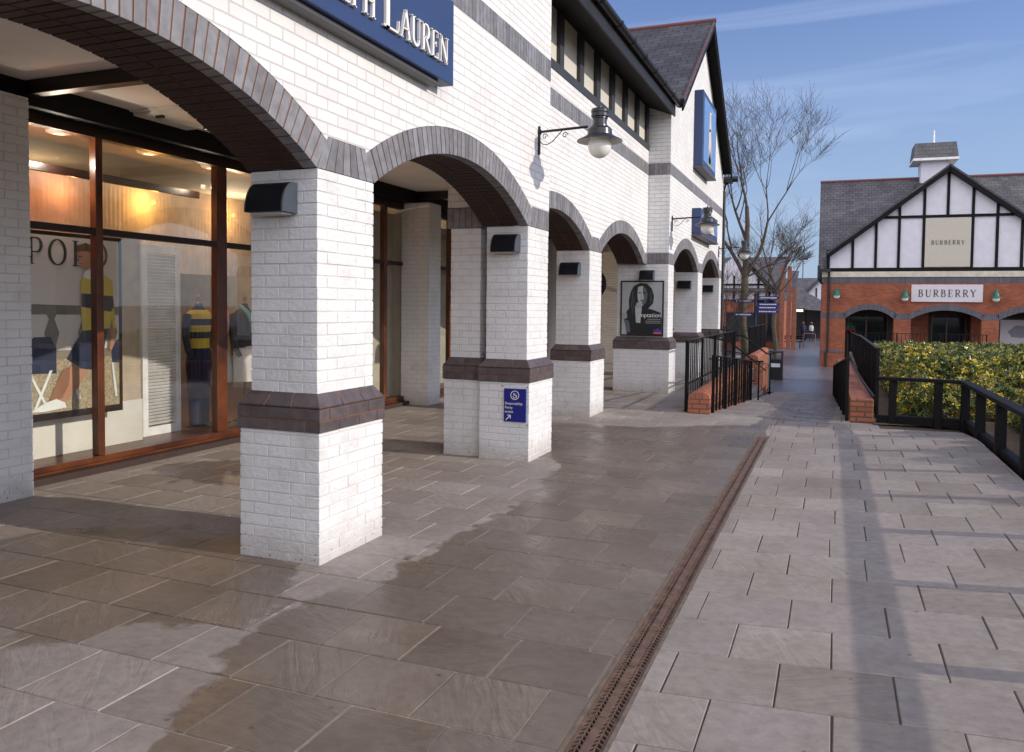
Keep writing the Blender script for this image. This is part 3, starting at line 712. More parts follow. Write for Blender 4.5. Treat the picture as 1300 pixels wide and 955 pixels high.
# ------------------------------------------------------------------ serif lettering
def serif(ch):
    """strokes: (points, widths) in a unit-height cell, returns strokes, advance"""
    T, t = .13, .045
    def arc(cx, cy, rx, ry, a0, a1, n=14): return [(cx+rx*math.cos(rad(a0+(a1-a0)*i/n)), cy+ry*math.sin(rad(a0+(a1-a0)*i/n))) for i in range(n+1)]
    def st(x, y0=0, y1=1, w=T): return ([(x, y0), (x, y1)], [w, w])
    def sf(x, y, l=.13): return ([(x-l, y), (x+l, y)], [.035, .035])
    def crv(pts, thick_at, a, b): return (pts, [a+(b-a)*thick_at(i/(len(pts)-1)) for i in range(len(pts))])
    bump = lambda u: math.sin(math.pi*u)
    D = {
     'L': ([st(.16), sf(.16, .982, .14), ([(.02, .02), (.58, .02)], [.04, .04]), ([(.57, .0), (.60, .26)], [.03, .02])], .64),
     'E': ([st(.16), ([(.02, .02), (.56, .02)], [.04, .04]), ([(.02, .98), (.54, .98)], [.04, .04]), ([(.16, .52), (.42, .52)], [.04, .04]), ([(.56, .0), (.59, .25)], [.03, .02]), ([(.54, 1), (.56, .78)], [.03, .02]), ([(.42, .62), (.42, .42)], [.03, .03])], .64),
     'H': ([st(.16), st(.62), sf(.16, .982), sf(.16, .018), sf(.62, .982), sf(.62, .018), ([(.16, .5), (.62, .5)], [.04, .04])], .80),
     'U': ([st(.16, .28, 1), sf(.16, .982), ([(.62, .3), (.62, 1)], [t, t]), sf(.62, .982, .1), crv(arc(.39, .28, .23, .27, 180, 360), lambda u: 1-u, t, T)], .76),
     'N': ([([(.14, 0), (.14, 1)], [t, t]), ([(.66, 0), (.66, 1)], [t, t]), ([(.13, .97), (.66, .03)], [T, T]), sf(.14, .018, .1), sf(.08, .982, .1), sf(.66, .982, .1)], .80),
     'A': ([([(.08, 0), (.36, 1)], [t, t]), ([(.36, 1), (.64, 0)], [T, T]), sf(.08, .018, .1), sf(.64, .018, .13), ([(.18, .34), (.54, .34)], [.04, .04])], .72),
     'R': ([st(.16), sf(.16, .018), sf(.12, .982, .1), crv([(.16, .98)]+arc(.36, .74, .2, .24, 90, -90)+[(.16, .5)], bump, .045, .12), ([(.32, .5), (.66, .01)], [.12, .10]), sf(.66, .018, .07)], .72),
     'P': ([st(.16), sf(.16, .018), sf(.12, .982, .1), crv([(.16, .98)]+arc(.38, .72, .2, .26, 90, -90)+[(.16, .46)], bump, .045, .13)], .64),
     'B': ([st(.16), sf(.12, .018, .1), sf(.12, .982, .1), crv([(.16, .98)]+arc(.34, .76, .18, .22, 90, -90)+[(.16, .54)], bump, .045, .12), crv([(.16, .54)]+arc(.36, .28, .22, .26, 90, -90)+[(.16, .02)], bump, .045, .13)], .68),
     'Y': ([st(.36, 0, .5), sf(.36, .018), ([(.36, .5), (.08, .98)], [T, T]), ([(.36, .48), (.62, .98)], [t, t]), sf(.08, .982, .11), sf(.62, .982, .09)], .70),
     'O': ([crv(arc(.42, .5, .34, .48, 0, 360, 32), lambda u: abs(math.cos(2*math.pi*u)), .045, .13)], .84),
    }
    return D.get(ch, ([], .4))
def ribbon(mb, pts, ws, fr, depth, mi=0):
    n = len(pts); L, Rr = [], []
    for i, (x, y) in enumerate(pts):
        a = pts[max(0, i-1)]; b = pts[min(n-1, i+1)]; dx, dy = b[0]-a[0], b[1]-a[1]; l = math.hypot(dx, dy) or 1
        nx, ny = -dy/l, dx/l
        L.append((x+nx*ws[i]/2, y+ny*ws[i]/2)); Rr.append((x-nx*ws[i]/2, y-ny*ws[i]/2))
    for i in range(n-1):
        q = [Rr[i], Rr[i+1], L[i+1], L[i]]
        mb.hexa([fr(*p, 0) for p in q]+[fr(*p, depth) for p in q], mi)
def serif_text(mb, text, fr, size, depth, track=.06, mi=0, caps=None):
    """fr(u,v,w) maps sign plane metres -> world. caps: dict index->scale"""
    x = 0
    for i, ch in enumerate(text):
        k = (caps or {}).get(i, 1)*size
        stks, adv = serif(ch)
        for pts, ws in stks:
            x_, k_ = x, k
            dd = depth*(1+.02*(i % 3))
            ribbon(mb, pts, ws, (lambda a, b, w: fr(x_+a*k_, b*k_, w)), dd, mi)
        x += adv*k+track*size
    return x
def text_w(text, size, track, caps=None): return sum(serif(c)[1]*size*(caps or {}).get(i, 1)+track*size for i, c in enumerate(text))-track*size
def sans(body, size, loc, rot, mat, parent, depth=.002, align='LEFT', name='lettering'):
    cu = bpy.data.curves.new(name, 'FONT'); cu.body = body; cu.size = size; cu.extrude = depth; cu.align_x = align
    o = bpy.data.objects.new(name, cu); C.objects.link(o); o.data.materials.append(M[mat])
    bpy.context.view_layer.update()
    me = bpy.data.meshes.new_from_object(o.evaluated_get(bpy.context.evaluated_depsgraph_get())); bpy.data.objects.remove(o)
    o = bpy.data.objects.new(name, me); C.objects.link(o)
    if not me.materials: me.materials.append(M[mat])
    o.location = Vector(loc)-WL[parent.name]; o.rotation_euler = rot; o.parent = parent; return o

# RALPH LAUREN fascia sign
sg = thing('fascia_sign', 'large navy blue fascia sign with raised white serif lettering above the arches', 'shop sign', (-2.95, 3, 3.3))
mb = MB(); mb.box(-2.985, -2.86, -.2, 5.90, 3.375, 4.03); sb = mb.build('sign_board', 'blue', sg, bevel=.004)
mb = MB(); mb.box(-2.99, -2.90, -.2, 5.72, 3.335, 3.373); mb.build('light_trough', 'greyunder', sg, bevel=.006)
mb = MB(); capd = {0: 1.75, 6: 1.75}
fr = lambda u, v, w: (-2.858+w, 5.77-TW+u, 3.495+v)
TW = text_w('RALPH LAUREN', .20, .03, capd)
serif_text(mb, 'RALPH LAUREN', fr, .20, .022, .03, 0, capd)
mb.build('lettering', 'letter', sg)

# ------------------------------------------------------------------ hooded wall vents
def hood(Y, xc, zt, label, w=.33, hh=.19, d=.17):
    t = thing('wall_light', label, 'wall light', (xc, Y, zt-hh), 'quarter round wall lights on the pillars')
    n = 12
    prof = [(Y-.002, zt-hh), (Y-.002, zt)]+[(Y-.04-(d-.04)*math.sin(math.pi/2*i/n), zt-hh+hh*math.cos(math.pi/2*i/n)*1.0) for i in range(n+1)]
    mb = MB(); mb.prism(prof, 'x', xc-w/2, xc+w/2); mb.build('hood', 'darkhood', t, bevel=.003)
    mb = MB(); mb.prism([(p[0]+(.002 if p[0] < Y-.01 else 0), p[1]) for p in prof], 'x', xc+w/2+.001, xc+w/2+.008); mb.build('end_plate', 'hoodside', t); mb = MB(); mb.prism(prof, 'x', xc-w/2-.008, xc-w/2-.001); mb.build('end_plate', 'hoodside', t)
    mb = MB(); mb.box(xc-w/2+.02, xc+w/2-.02, Y-d+.03, Y-.02, zt-hh-.012, zt-hh-.001); mb.build('diffuser', 'hoodunder', t)
    return t
hood(4.272, -3.29, 2.39, 'black quarter round wall light high on the nearest white pillar', w=.27, d=.155)
hood(8.0, -3.22, 2.39, 'black wall light on the white pillar that carries the blue ramp sign', w=.26)
hood(11.68, -3.68, 2.30, 'black wall light on the pillar just before the perfume poster', w=.28)
hood(15.635, -3.38, 2.36, 'black wall light directly above the framed perfume poster', w=.26)
hood(19.245, -3.28, 2.28, 'black wall light on the white pillar behind the ramp railing', w=.30)
hood(22.97, -3.28, 2.28, 'black wall light on the farthest pillar of the white arcade', w=.30)

hsn = thing('hanging_sign', 'black round hanging sign under the ceiling behind the second recessed arch', 'sign', (-4.6, 16.4, 2.2))
mb = MB(); mb.lathe((-4.75, 16.4, 2.12), [(0, -.02), (.33, -.02), (.345, 0), (.33, .02), (0, .02)], 32, axis='y'); mb.build('disc', 'black', hsn)
mb = MB(); mb.box(-4.77, -4.73, 16.39, 16.41, 2.45, 3.5); mb.build('hanger', 'black', hsn)
# ------------------------------------------------------------------ wall lanterns
def lantern(X, Y, Z, label):
    """bracket root at (X,Y,Z); globe hangs .65 m out"""
    t = thing('wall_lantern', label, 'lamp', (X, Y, Z), 'lanterns on scrolled brackets along the white facade')
    mb = MB(); mb.box(X, X+.022, Y-.014, Y+.014, Z-.24, Z+.06); mb.tube([(X, Y, Z), (X+.55, Y, Z+.02)], .014, 8)
    mb.lathe((X, Y, Z), [(.0, .0), (.028, 0), (.028, .03), (.0, .03)], 12, axis='x')
    sc = [(X+.02, Y, Z-.1), (X+.05, Y, Z-.13), (X+.10, Y, Z-.14), (X+.16, Y, Z-.11), (X+.21, Y, Z-.06), (X+.27, Y, Z+.0)]
    mb.tube(sc, .005, 6)
    for cx in (.075, .30):
        mb.tube([(X+cx+(.034-.0018*i)*math.cos(i*.5), Y, Z-.052+(.034-.0018*i)*math.sin(i*.5)) for i in range(17)], .0045, 6)
    mb.build('bracket', 'black', t)
    c = (X+.68, Y, Z-.16)
    mb = MB(); mb.lathe(c, [(.0, .385), (.012, .385), (.014, .36), (.085, .352), (.094, .34), (.094, .315), (.088, .31), (.092, .30), (.092, .27), (.078, .262), (.080, .25), (.072, .245), (.072, .19), (.08, .185), (.082, .17), (.10, .165), (.125, .14), (.128, .10), (.132, .065)], 32)
    mb.build('lamp_cap', 'lampshade', t)
    mb = MB(); mb.lathe(c, [(.128, .085), (.17, .06), (.235, .028), (.238, .018)], 32); mb.lathe(c, [(.2375, .0178), (.16, .045), (.115, .06)], 32, 1); mb.build('lamp_shade', ['lampshade', 'lampunder'], t, smooth=True)
    mb = MB(); mb.lathe(c, [(.108, .06)]+[(.122*math.sin(a), -.03+.125*math.cos(a)) for a in [math.pi*(.30+.70*i/12) for i in range(13)]], 28); mb.build('globe', 'globe', t, smooth=True)
    return t
lantern(XM, 8.28, 3.50, 'nearest wall lantern with white globe on scrolled bracket beside the recessed wall')
lantern(XB, 15.86, 3.36, 'middle wall lantern in front of the small blue picture box')
lantern(XB, 22.7, 3.27, 'farthest wall lantern hanging from the end of the white facade')

# picture boxes on the gable
def flat(mb, poly, fr, w, mi): mb.face([fr(u, v, w) for u, v in poly], mi)
def picturebox(y0, y1, z0, z1, label, d=.2):
    t = thing('picture_box', label, 'advertising box', (XB, (y0+y1)/2, z0), 'blue picture boxes on the gable wall')
    mb = MB(); mb.box(XB+.002, XB+d, y0, y1, z0, z1); mb.build('box_frame', 'blue', t, bevel=.01)
    mb = MB(); mb.box(XB+d+.001, XB+d+.006, y0+.12, y1-.12, z0+.12, z1-.12); pic = mb.build('picture', plain('picture_sky', (.12, .24, .50), .25, namt=.2), t)
    mb = MB(); X = XB+d+.008; w, h = y1-y0-.24, z1-z0-.24; yc = (y0+y1)/2
    if h > 1.2:
        for poly in ([(-.06, .05), (.10, .05), (.12, .4), (.06, .62), (-.1, .6), (-.1, .3)], [(-.08, .55), (.1, .6), (.05, .85), (.22, .97), (.1, .9), (-.05, .88)]):
            mb.face([(X, yc+a*w, z0+.12+b*h) for a, b in poly], 0)
        mb.face([(X, yc-.12*w, z0+.12), (X, yc+.16*w, z0+.12), (X, yc+.02*w, z0+.12+.3*h)], 1)
    else:
        mb.face([(X, yc-.2*w, z0+.12), (X, yc+.3*w, z0+.12), (X, yc+.25*w, z0+.12+.6*h), (X, yc, z0+.12+.8*h), (X, yc-.2*w, z0+.12+.5*h)], 0)
    mb.build('printed_figure', [plain('picture_cream', (.62, .50, .38), .5), plain('picture_ochre', (.30, .30, .12), .5)], pic)
    mb = MB(); mb.box(XB+.002, XB+d+.02, y0-.02, y1+.02, z0-.05, z0-.005); mb.build('bottom_trim', 'greyunder', t)
picturebox(18.25, 20.3, 4.78, 6.42, 'tall blue framed picture box in the white gable')
picturebox(18.2, 20.9, 3.28, 3.84, 'low wide blue picture box between two lanterns', d=.2)

# blue ramp sign on pillar 2
sn = thing('ramp_sign', 'royal blue ramp access sign with white wheelchair roundel on the second pillar', 'sign', (-3.1, 7.96, .4))
mb = MB(); mb.box(-3.225, -2.978, 7.930, 7.951, .418, .768); mb.build('sign_board', 'bluesign', sn, bevel=.003)
rt = (rad(90), 0, 0)
sans('Shopmobility', .038, (-3.213, 7.928, .600), rt, 'letter', sn, .001)
sans('Ramp', .038, (-3.213, 7.928, .557), rt, 'letter', sn, .001)
sans('access', .038, (-3.213, 7.928, .514), rt, 'letter', sn, .001)
mb = MB(); fr = lambda u, v, w: (-3.101+u, 7.929-w, .700+v)
cir = lambda r, n=28: [(r*math.cos(2*math.pi*i/n), r*math.sin(2*math.pi*i/n)) for i in range(n+1)]
ribbon(mb, cir(.045), [.007]*29, fr, .002)
ribbon(mb, [(.018*math.cos(rad(a)), -.012+.018*math.sin(rad(a))) for a in range(-200, 60, 20)], [.006]*13, fr, .0022)
ribbon(mb, [(-.014, .024), (-.008, .002), (.014, .0), (.022, -.02)], [.008]*4, fr, .0024); ribbon(mb, [(-.012, .012), (.010, .012)], [.005]*2, fr, .0026)
fr2 = lambda u, v, w: (-3.185+u, 7.929-w, .445+v)
ribbon(mb, [(-.016, -.01), (.032, .038)], [.010]*2, fr2, .002); ribbon(mb, [(.002, .042), (.036, .042), (.036, .008)], [.009]*3, fr2, .0022)
mb.build('symbols', 'letter', sn)
mb = MB()
for x_, z_ in ((-3.25, .79), (-2.965, .79), (-2.965, .39)): mb.lathe((x_, 7.945, z_), [(0, -.006), (.007, -.005), (.008, 0)], 8, axis='y')
mb.build('fixing_screw', 'hoodside', sn)

# ------------------------------------------------------------------ perfume poster (flat printed picture in a frame)
ps = thing('poster_frame', 'framed black and white perfume poster of a long haired woman on a white pillar', 'poster', (-3.42, 15.6, 1.07))
px0, px1, pz0, pz1 = -3.90, -2.995-.06, 1.085, 2.16
mb = MB(); Yp = 15.635
mb.box(px0, px1, Yp-.035, Yp, pz0, pz1); mb.build('frame', 'dkwood', ps, bevel=.004)
mb = MB(); mb.box(px0+.03, px1-.03, Yp-.039, Yp-.036, pz0+.03, pz1-.03); pg = mb.build('print', plain('poster_grey', (.36, .38, .38), .35, namt=.08), ps)
W_, H_ = px1-px0-.06, pz1-pz0-.06
frp = lambda u, v, w: (px0+.03+u*W_, Yp-.0395-w, pz0+.03+v*H_)
def blob(cx, cy, rx, ry, a0=0, n=26, wob=0, seed=0):
    return [(cx+(rx*math.cos(t)*math.cos(a0)-ry*math.sin(t)*math.sin(a0))*(1+wob*math.sin(5*t+seed)), cy+(rx*math.cos(t)*math.sin(a0)+ry*math.sin(t)*math.cos(a0))*(1+wob*math.sin(4*t+seed))) for t in [2*math.pi*i/n for i in range(n)]]
mb = MB(); lay = [0.0004]
def L(poly, mi): flat(mb, poly, frp, lay[0], mi); lay[0] += .00035
L([(.30, .93), (.45, .985), (.62, .97), (.74, .88), (.80, .74), (.78, .60), (.70, .53), (.66, .50), (.80, .47), (.97, .42), (1, .30), (1, 0), (.13, 0), (.10, .14), (.05, .30), (.10, .42), (.18, .50), (.17, .66), (.22, .82)], 0)
L([(.05, .28), (.18, .26), (.22, .05), (.12, .03), (.09, .18)], 1)
L([(.0, .40), (.12, .42), (.14, .32), (.05, .28), (.0, .30)], 3)
L([(.40, .91), (.52, .93), (.60, .86), (.62, .74), (.59, .62), (.52, .55), (.45, .57), (.40, .66), (.385, .78)], 2)   # lit face
L([(.52, .92), (.60, .88), (.64, .76), (.61, .62), (.53, .55), (.50, .60), (.55, .70), (.52, .80)], 4)   # shaded cheek
L([(.40, .80), (.47, .815), (.47, .79), (.41, .785)], 0); L([(.52, .81), (.60, .80), (.595, .775), (.53, .785)], 0)   # eyes
L([(.475, .80), (.495, .80), (.50, .70), (.465, .695)], 3); L([(.455, .655), (.50, .665), (.54, .65), (.50, .635)], 0)
L([(.37, .60), (.44, .63), (.50, .60), (.50, .47), (.48, .36), (.47, .22), (.36, .23), (.345, .38), (.32, .50)], 2)   # hand
for k in range(4): L([(.355+.035*k, .50), (.36+.035*k, .635-.01*k), (.365+.035*k, .635-.01*k), (.365+.035*k, .50)], 4)
L([(.22, .82), (.33, .92), (.36, .78), (.33, .62), (.34, .45), (.25, .30), (.16, .36), (.20, .55), (.19, .7)], 0)
L([(.25, .80), (.29, .83), (.27, .65), (.24, .50), (.225, .52), (.25, .66)], 5); L([(.70, .84), (.73, .82), (.75, .66), (.70, .56), (.715, .70)], 5); L([(.30, .70), (.315, .72), (.30, .5), (.27, .38), (.265, .42)], 5)
L([(.80, .085), (.90, .125), (.99, .085), (.99, .06), (.80, .06)], 6); L([(.80, .05), (.99, .05), (.99, .02), (.80, .02)], 7)
for k in range(3): L([(.60+.04*(k == 0), .30-.035*k), (.97, .30-.035*k), (.97, .288-.035*k), (.60+.04*(k == 0), .288-.035*k)], 3)
mb.build('portrait', [plain('ink_black', (.012, .014, .015), .35), plain('ink_dark', (.10, .12, .12), .4), plain('ink_face', (.42, .45, .44), .4), plain('ink_grey', (.30, .31, .31), .4), plain('ink_mid', (.10, .125, .125), .4), plain('ink_hairlight', (.06, .07, .075), .4), plain('ink_blue', (.05, .04, .35), .4), plain('ink_red', (.55, .12, .12), .4)], pg, fixn=False)
sans('mptation', .115, (px1-.045, Yp-.052, pz0+.03+.335*H_), rt, 'letter', ps, .0008, 'RIGHT')

# ------------------------------------------------------------------ shop interior
def part_box(name, mat, parent, *b, bevel=.004):
    mb = MB(); mb.box(*b); return mb.build(name, mat, parent, bevel=bevel)
pl_ = MB(); yy = 4.95; k = 0
while yy < 11.9:   # pleated white blind panel above the display
    x_ = -7.62+(.005 if k % 2 else 0); x2 = -7.62+(0 if k % 2 else .005)
    pl_.face([(x_, yy, 2.0), (x2, yy+.03, 2.0), (x2, yy+.03, 3.05), (x_, yy, 3.05)]); yy += .03; k += 1
pb = pl_.build('pleated_blind', plain('pleated_white', (.56, .50, .44), .8), fixn=False); tag(pb, 'cream pleated blind across the top of the lit shop window', 'blind')
p_ = MB(); p_.box(-7.02, -6.98, 4.95, 7.60, 2.86, 2.94); tag(p_.build('display_rail', 'dkwood', bevel=.003), 'dark wooden display rail across the upper shop window', 'rail')
for i, (y_, l_) in enumerate(((6.0, 'flush ceiling spotlight nearest the left pilaster inside the shop'), (7.15, 'flush ceiling spotlight in the middle of the shop window'), (8.15, 'flush ceiling spotlight behind the nearest pillar inside the shop'))):
    t = thing('ceiling_spotlight', l_, 'ceiling light', (-7.3, y_, 3.35), 'ceiling spotlights inside the shop')
    mb = MB(); mb.lathe((-7.3, y_, 3.36), [(.13, 0), (.12, -.03), (.07, -.045), (.055, -.045)], 20); mb.build('housing', 'white', t, smooth=True)
    mb = MB(); mb.lathe((-7.3, y_, 3.36), [(.055, -.044), (.0, -.05)], 16); mb.build('bulb', plain('warm_bulb', (1, .7, .4), .5, emit=(1, .7, .4), es=1.5), t)
# leaning man poster
pp = thing('window_poster', 'tall fashion poster of a man in yellow and navy leaning on a balustrade', 'poster', (-6.95, 5.85, .55))
mb = MB(); mb.box(-6.99, -6.945, 4.86, 6.43, .50, 2.30); mb.build('frame', 'dkwood', pp, bevel=.004)
mb = MB(); mb.box(-6.944, -6.940, 4.90, 6.38, .57, 2.26); pq = mb.build('print', plain('print_sky', (.62, .58, .56), .4, nscale=2, namt=.06), pp)
mb = MB(); lay = [0.0006]
frq = lambda u, v, w: (-6.940+w, 4.90+u*1.48, .57+v*1.69)
def L(poly, mi):
    flat(mb, poly, frq, lay[0], mi); lay[0] += .0005
L([(0, .0), (1, 0), (1, .30), (0, .30)], 0)                                       # gravel
L([(0, .62), (1, .60), (1, .55), (0, .56)], 1)                                     # balustrade rail
L([(0, .30), (1, .30), (1, .35), (0, .35)], 2)
for c in (.05, .25, .47, .72, .93):
    L([(c-.035, .33), (c+.035, .33), (c+.03, .38), (c+.055, .45), (c+.02, .53), (c+.04, .56), (c-.04, .56), (c-.02, .53), (c-.055, .45), (c-.03, .38)], 1)
L([(.0, .60), (.22, .60), (.2, .34), (0, .34)], 1)
L([(.28, .38), (.34, .43), (.46, .43), (.50, .36), (.50, .22), (.28, .23)], 3)    # dark chair backs
L([(.93, .38), (.98, .40), (1, .40), (1, .26), (.94, .26)], 3)
for c0, c1 in (((.30, .23), (.42, .03)), ((.45, .24), (.33, .02)), ((.93, .26), (.96, .05)), ((.96, .17), (1, .17)), ((.60, .22), (.66, .06))):
    L([c0, (c0[0]+.02, c0[1]), (c1[0]+.02, c1[1]), c1], 4)
frq = lambda u, v, w: (-6.940+w, 4.90+(u-.075*v)*1.48, .57+v*1.69)
L([(.56, .24), (.64, .26), (.62, .16), (.50, .05), (.45, .035), (.43, .045)], 6)      # rear leg
L([(.62, .26), (.76, .22), (.66, .12), (.56, .045), (.51, .04), (.60, .15)], 5)      # front leg
L([(.31, .015), (.42, .06), (.50, .075), (.56, .05), (.57, .02), (.40, .01)], 4)      # shoes
L([(.60, .30), (.66, .38), (.74, .47), (.94, .48), (.90, .36), (.84, .22), (.70, .24)], 7)    # shorts
L([(.73, .46), (.73, .62), (.74, .74), (.78, .80), (.88, .82), (1.0, .76), (1.0, .62), (.955, .47)], 8)   # sweater
L([(.735, .60), (.74, .68), (.995, .665), (1.0, .60), (.97, .57)], 7)
L([(.97, .57), (1.0, .60), (1, .47), (.98, .47)], 8)
L([(.90, .78), (.97, .76), (.97, .68), (.90, .69)], 9) if False else None
L([(.76, .775), (.80, .84), (.90, .84), (.90, .80), (.82, .76)], 4)                     # collar
L([(.955, .47), (.995, .47), (.985, .38), (.95, .33), (.935, .35), (.955, .41)], 5)      # hand
L(blob(.79, .885, .065, .068, -.2), 5)                                                  # face
L([(.77, .82), (.86, .83), (.87, .88), (.80, .88)], 5)
L([(.72, .915), (.73, .955), (.80, .975), (.88, .955), (.90, .90), (.875, .855), (.855, .90), (.82, .925), (.76, .925)], 10)
L([(.735, .895), (.765, .898), (.765, .89), (.737, .888)], 10); L([(.735, .855), (.765, .857), (.765, .85), (.74, .848)], 6); L([(.725, .88), (.735, .885), (.74, .865), (.722, .864)], 6)
mb.build('picture', [plain('print_gravel', (.34, .27, .17), .7, nscale=60, namt=.5), plain('print_stone', (.17, .15, .12), .6), plain('print_step', (.22, .18, .13), .6), plain('print_navychair', (.02, .025, .06), .5), plain('print_white', (.70, .70, .68), .5), 'skin', 'skind', plain('print_navy', (.015, .02, .05), .5), plain('print_yellow', (.55, .42, .06), .5), 'letterdark', 'hairb'], pq, fixn=False)
mb = MB(); TW2 = 0
serif_text(mb, 'POLO', lambda u, v, w: (-6.9365+w, 5.35+u, 1.98+v), .25, .001, .21)
mb.build('lettering', 'letterdark', pp)
part = part_box('display_board', M['plaster'], None, -7.2, -7.16, 4.95, 6.9, .10, .56); tag(part, 'cream low board under the fashion poster', 'board')
# screens and shutters
tag(part_box('display_screen', plain('beige_screen', (.45, .36, .27), .7), None, -7.35, -7.31, 6.45, 7.05, .1, 2.35), 'beige folded screen beside the fashion poster in the window', 'screen')
lv = MB(); lv.box(-7.32, -7.28, 7.02, 7.10, .1, 2.3); lv.box(-7.32, -7.28, 7.52, 7.60, .1, 2.3); lv.box(-7.32, -7.28, 7.10, 7.52, .1, .2); lv.box(-7.32, -7.28, 7.10, 7.52, 2.2, 2.3)
ls = thing('louvre_shutter', 'white louvred shutter standing in the shop window', 'shutter', (-7.3, 7.3, .1))
lv.build('shutter_frame', 'white', ls, bevel=.003)
lv = MB(); z = .22
while z < 2.18: lv.hexa([(-7.32, 7.1, z), (-7.31, 7.1, z-.004), (-7.31, 7.52, z-.004), (-7.32, 7.52, z), (-7.29, 7.1, z+.03), (-7.28, 7.1, z+.026), (-7.28, 7.52, z+.026), (-7.29, 7.52, z+.03)]); z += .038
lv.build('louvres', 'white', ls)
for yb in (11.33,):
    tag(part_box('roller_blind', plain('blind_cream', (.46, .40, .31), .8), None, -6.9, -6.89, 9.6, 12.0, .1, 3.15), 'cream roller blind drawn behind the window next to the nearest pillar', 'blind')
tag(part_box('roller_blind', plain('blind_cream2', (.36, .33, .28), .8), None, -7.2, -7.19, 13.8, 19, .1, 3.15), 'cream roller blind in the shop window behind the recessed arches', 'blind')
# mannequins
def mannequin(x, y, label, topm, botm, stripe=False, skirt=False, scarf=None):
    t = thing('mannequin', label, 'mannequin', (x, y, .1), 'dressed mannequins in the shop window')
    n = 20
    def body(prof, mats, name, sel=None, parent=t):
        mb = MB(); b = 0
        for (h0, a0, b0, y0_), (h1, a1, b1, y1_) in zip(prof, prof[1:]):
            mi = sel((h0+h1)/2) if sel else 0
            for k in range(n):
                t0, t1 = 2*math.pi*k/n, 2*math.pi*(k+1)/n
                mb.face([(x+a0*math.cos(t0), y+b0*math.sin(t0), h0), (x+a0*math.cos(t1), y+b0*math.sin(t1), h0), (x+a1*math.cos(t1), y+b1*math.sin(t1), h1), (x+a1*math.cos(t0), y+b1*math.sin(t0), h1)], mi)
        return mb.build(name, mats, parent, smooth=False)
    if skirt: low = [(.62, .17, .20, 0), (.8, .165, .195, 0), (.95, .15, .18, 0), (1.08, .11, .14, 0)]
    else: low = [(.14, .09, .14, 0), (.5, .10, .15, 0), (.9, .13, .18, 0), (1.08, .11, .15, 0)]
    body(low, [botm], 'skirt' if skirt else 'trousers')
    up = [(1.06, .112, .152, 0), (1.12, .105, .14, 0), (1.2, .11, .15, 0), (1.28, .12, .16, 0), (1.36, .125, .17, 0), (1.44, .12, .19, 0), (1.5, .10, .20, 0), (1.55, .07, .12, 0), (1.59, .045, .05, 0), (1.63, .04, .045, 0)]
    body(up, [topm] if not stripe else ['navy', 'yellow'], 'top', (lambda h: int((h-1.0)/.09) % 2) if stripe else None)
    mb = MB()
    for s_ in (-1, 1):
        mb.tube([(x, y+s_*.19, 1.49), (x+.02, y+s_*.235, 1.36), (x+.03, y+s_*.25, 1.22), (x+.06, y+s_*.24, 1.05), (x+.10, y+s_*.20, .95)], [.05, .05, .045, .04, .03], 10, mi=0)
    mb.build('sleeves', 'navy' if stripe else topm, t, smooth=True)
    mb = MB(); mb.lathe((x, y, 1.62), [(.038, 0), (.03, .02), (.012, .035), (.022, .055), (.028, .08), (.016, .105), (.005, .13), (0, .14)], 14); mb.build('neck_finial', plain('finial_brass', (.30, .20, .09), .3, metal=.6), t, smooth=True)
    mb = MB(); mb.tube([(x, y, .12), (x, y, .7)], .014, 8); mb.lathe((x, y, .10), [(0, .03), (.03, .025), (.15, .01), (.16, 0)], 20); mb.build('stand', 'black', t)
    if scarf:
        mb = MB()
        for s_ in (-1, 1): mb.tube([(x-.03, y+.05*s_, 1.60), (x+.09, y+.06*s_, 1.52), (x+.135, y+.03*s_, 1.40), (x+.14, y+.02*s_, 1.25)], [.03, .035, .03, .02], 8)
        mb.build('scarf', scarf, t, smooth=True)
mannequin(-7.3, 7.92, 'mannequin in yellow and navy striped jumper with dark trousers', 'navy', 'navy', stripe=True)
mannequin(-7.35, 8.30, 'mannequin in brown waistcoat and pale skirt behind the nearest pillar', plain('brown_knit', (.22, .15, .06), .9), plain('pale_skirt', (.58, .55, .48), .9), skirt=True, scarf=plain('pink_silk', (.65, .25, .30), .6))
mannequin(-7.2, 8.64, 'mannequin in dark jacket and cream skirt partly hidden by the nearest pillar', plain('black_knit', (.02, .02, .03), .9), plain('cream_skirt', (.6, .55, .5), .9), skirt=True, scarf=plain('teal_silk', (.12, .32, .36), .6))
for nm, loc, col, e in (('shop_glow_fill', (-6.82, 5.6, 2.98), (1, .86, .7), 11), ('shop_glow_fill', (-6.82, 7.5, 2.98), (1, .82, .62), 5), ('shop_glow_fill', (-6.85, 8.6, 2.9), (1, .80, .6), 7), ('shop_glow_fill', (-7.42, 5.45, 2.78), (1, .26, .09), 8), ('shop_glow_fill', (-7.42, 6.25, 2.80), (1, .36, .14), 2.5), ('shop_glow_fill', (-7.42, 7.35, 2.80), (1, .48, .10), 6), ('shop_glow_fill', (-7.42, 8.7, 2.8), (1, .45, .10), 6), ('shop_glow_fill', (-9.0, 7.0, 2.9), (1, .75, .5), 14), ('shop_glow_fill', (-9.0, 10.5, 2.9), (1, .78, .55), 50), ('shop_glow_fill', (-9.0, 15, 2.9), (1, .78, .55), 110), ('shop_glow_fill', (-9.0, 20, 2.9), (1, .78, .55), 60)):  # bare lamps: warm blind glow, shop lighting, front fill added for the poster
    l = bpy.data.lights.new(nm, 'POINT'); l.energy = e; l.color = col; l.shadow_soft_size = .03
    o = bpy.data.objects.new(nm, l); o.location = loc; C.objects.link(o)

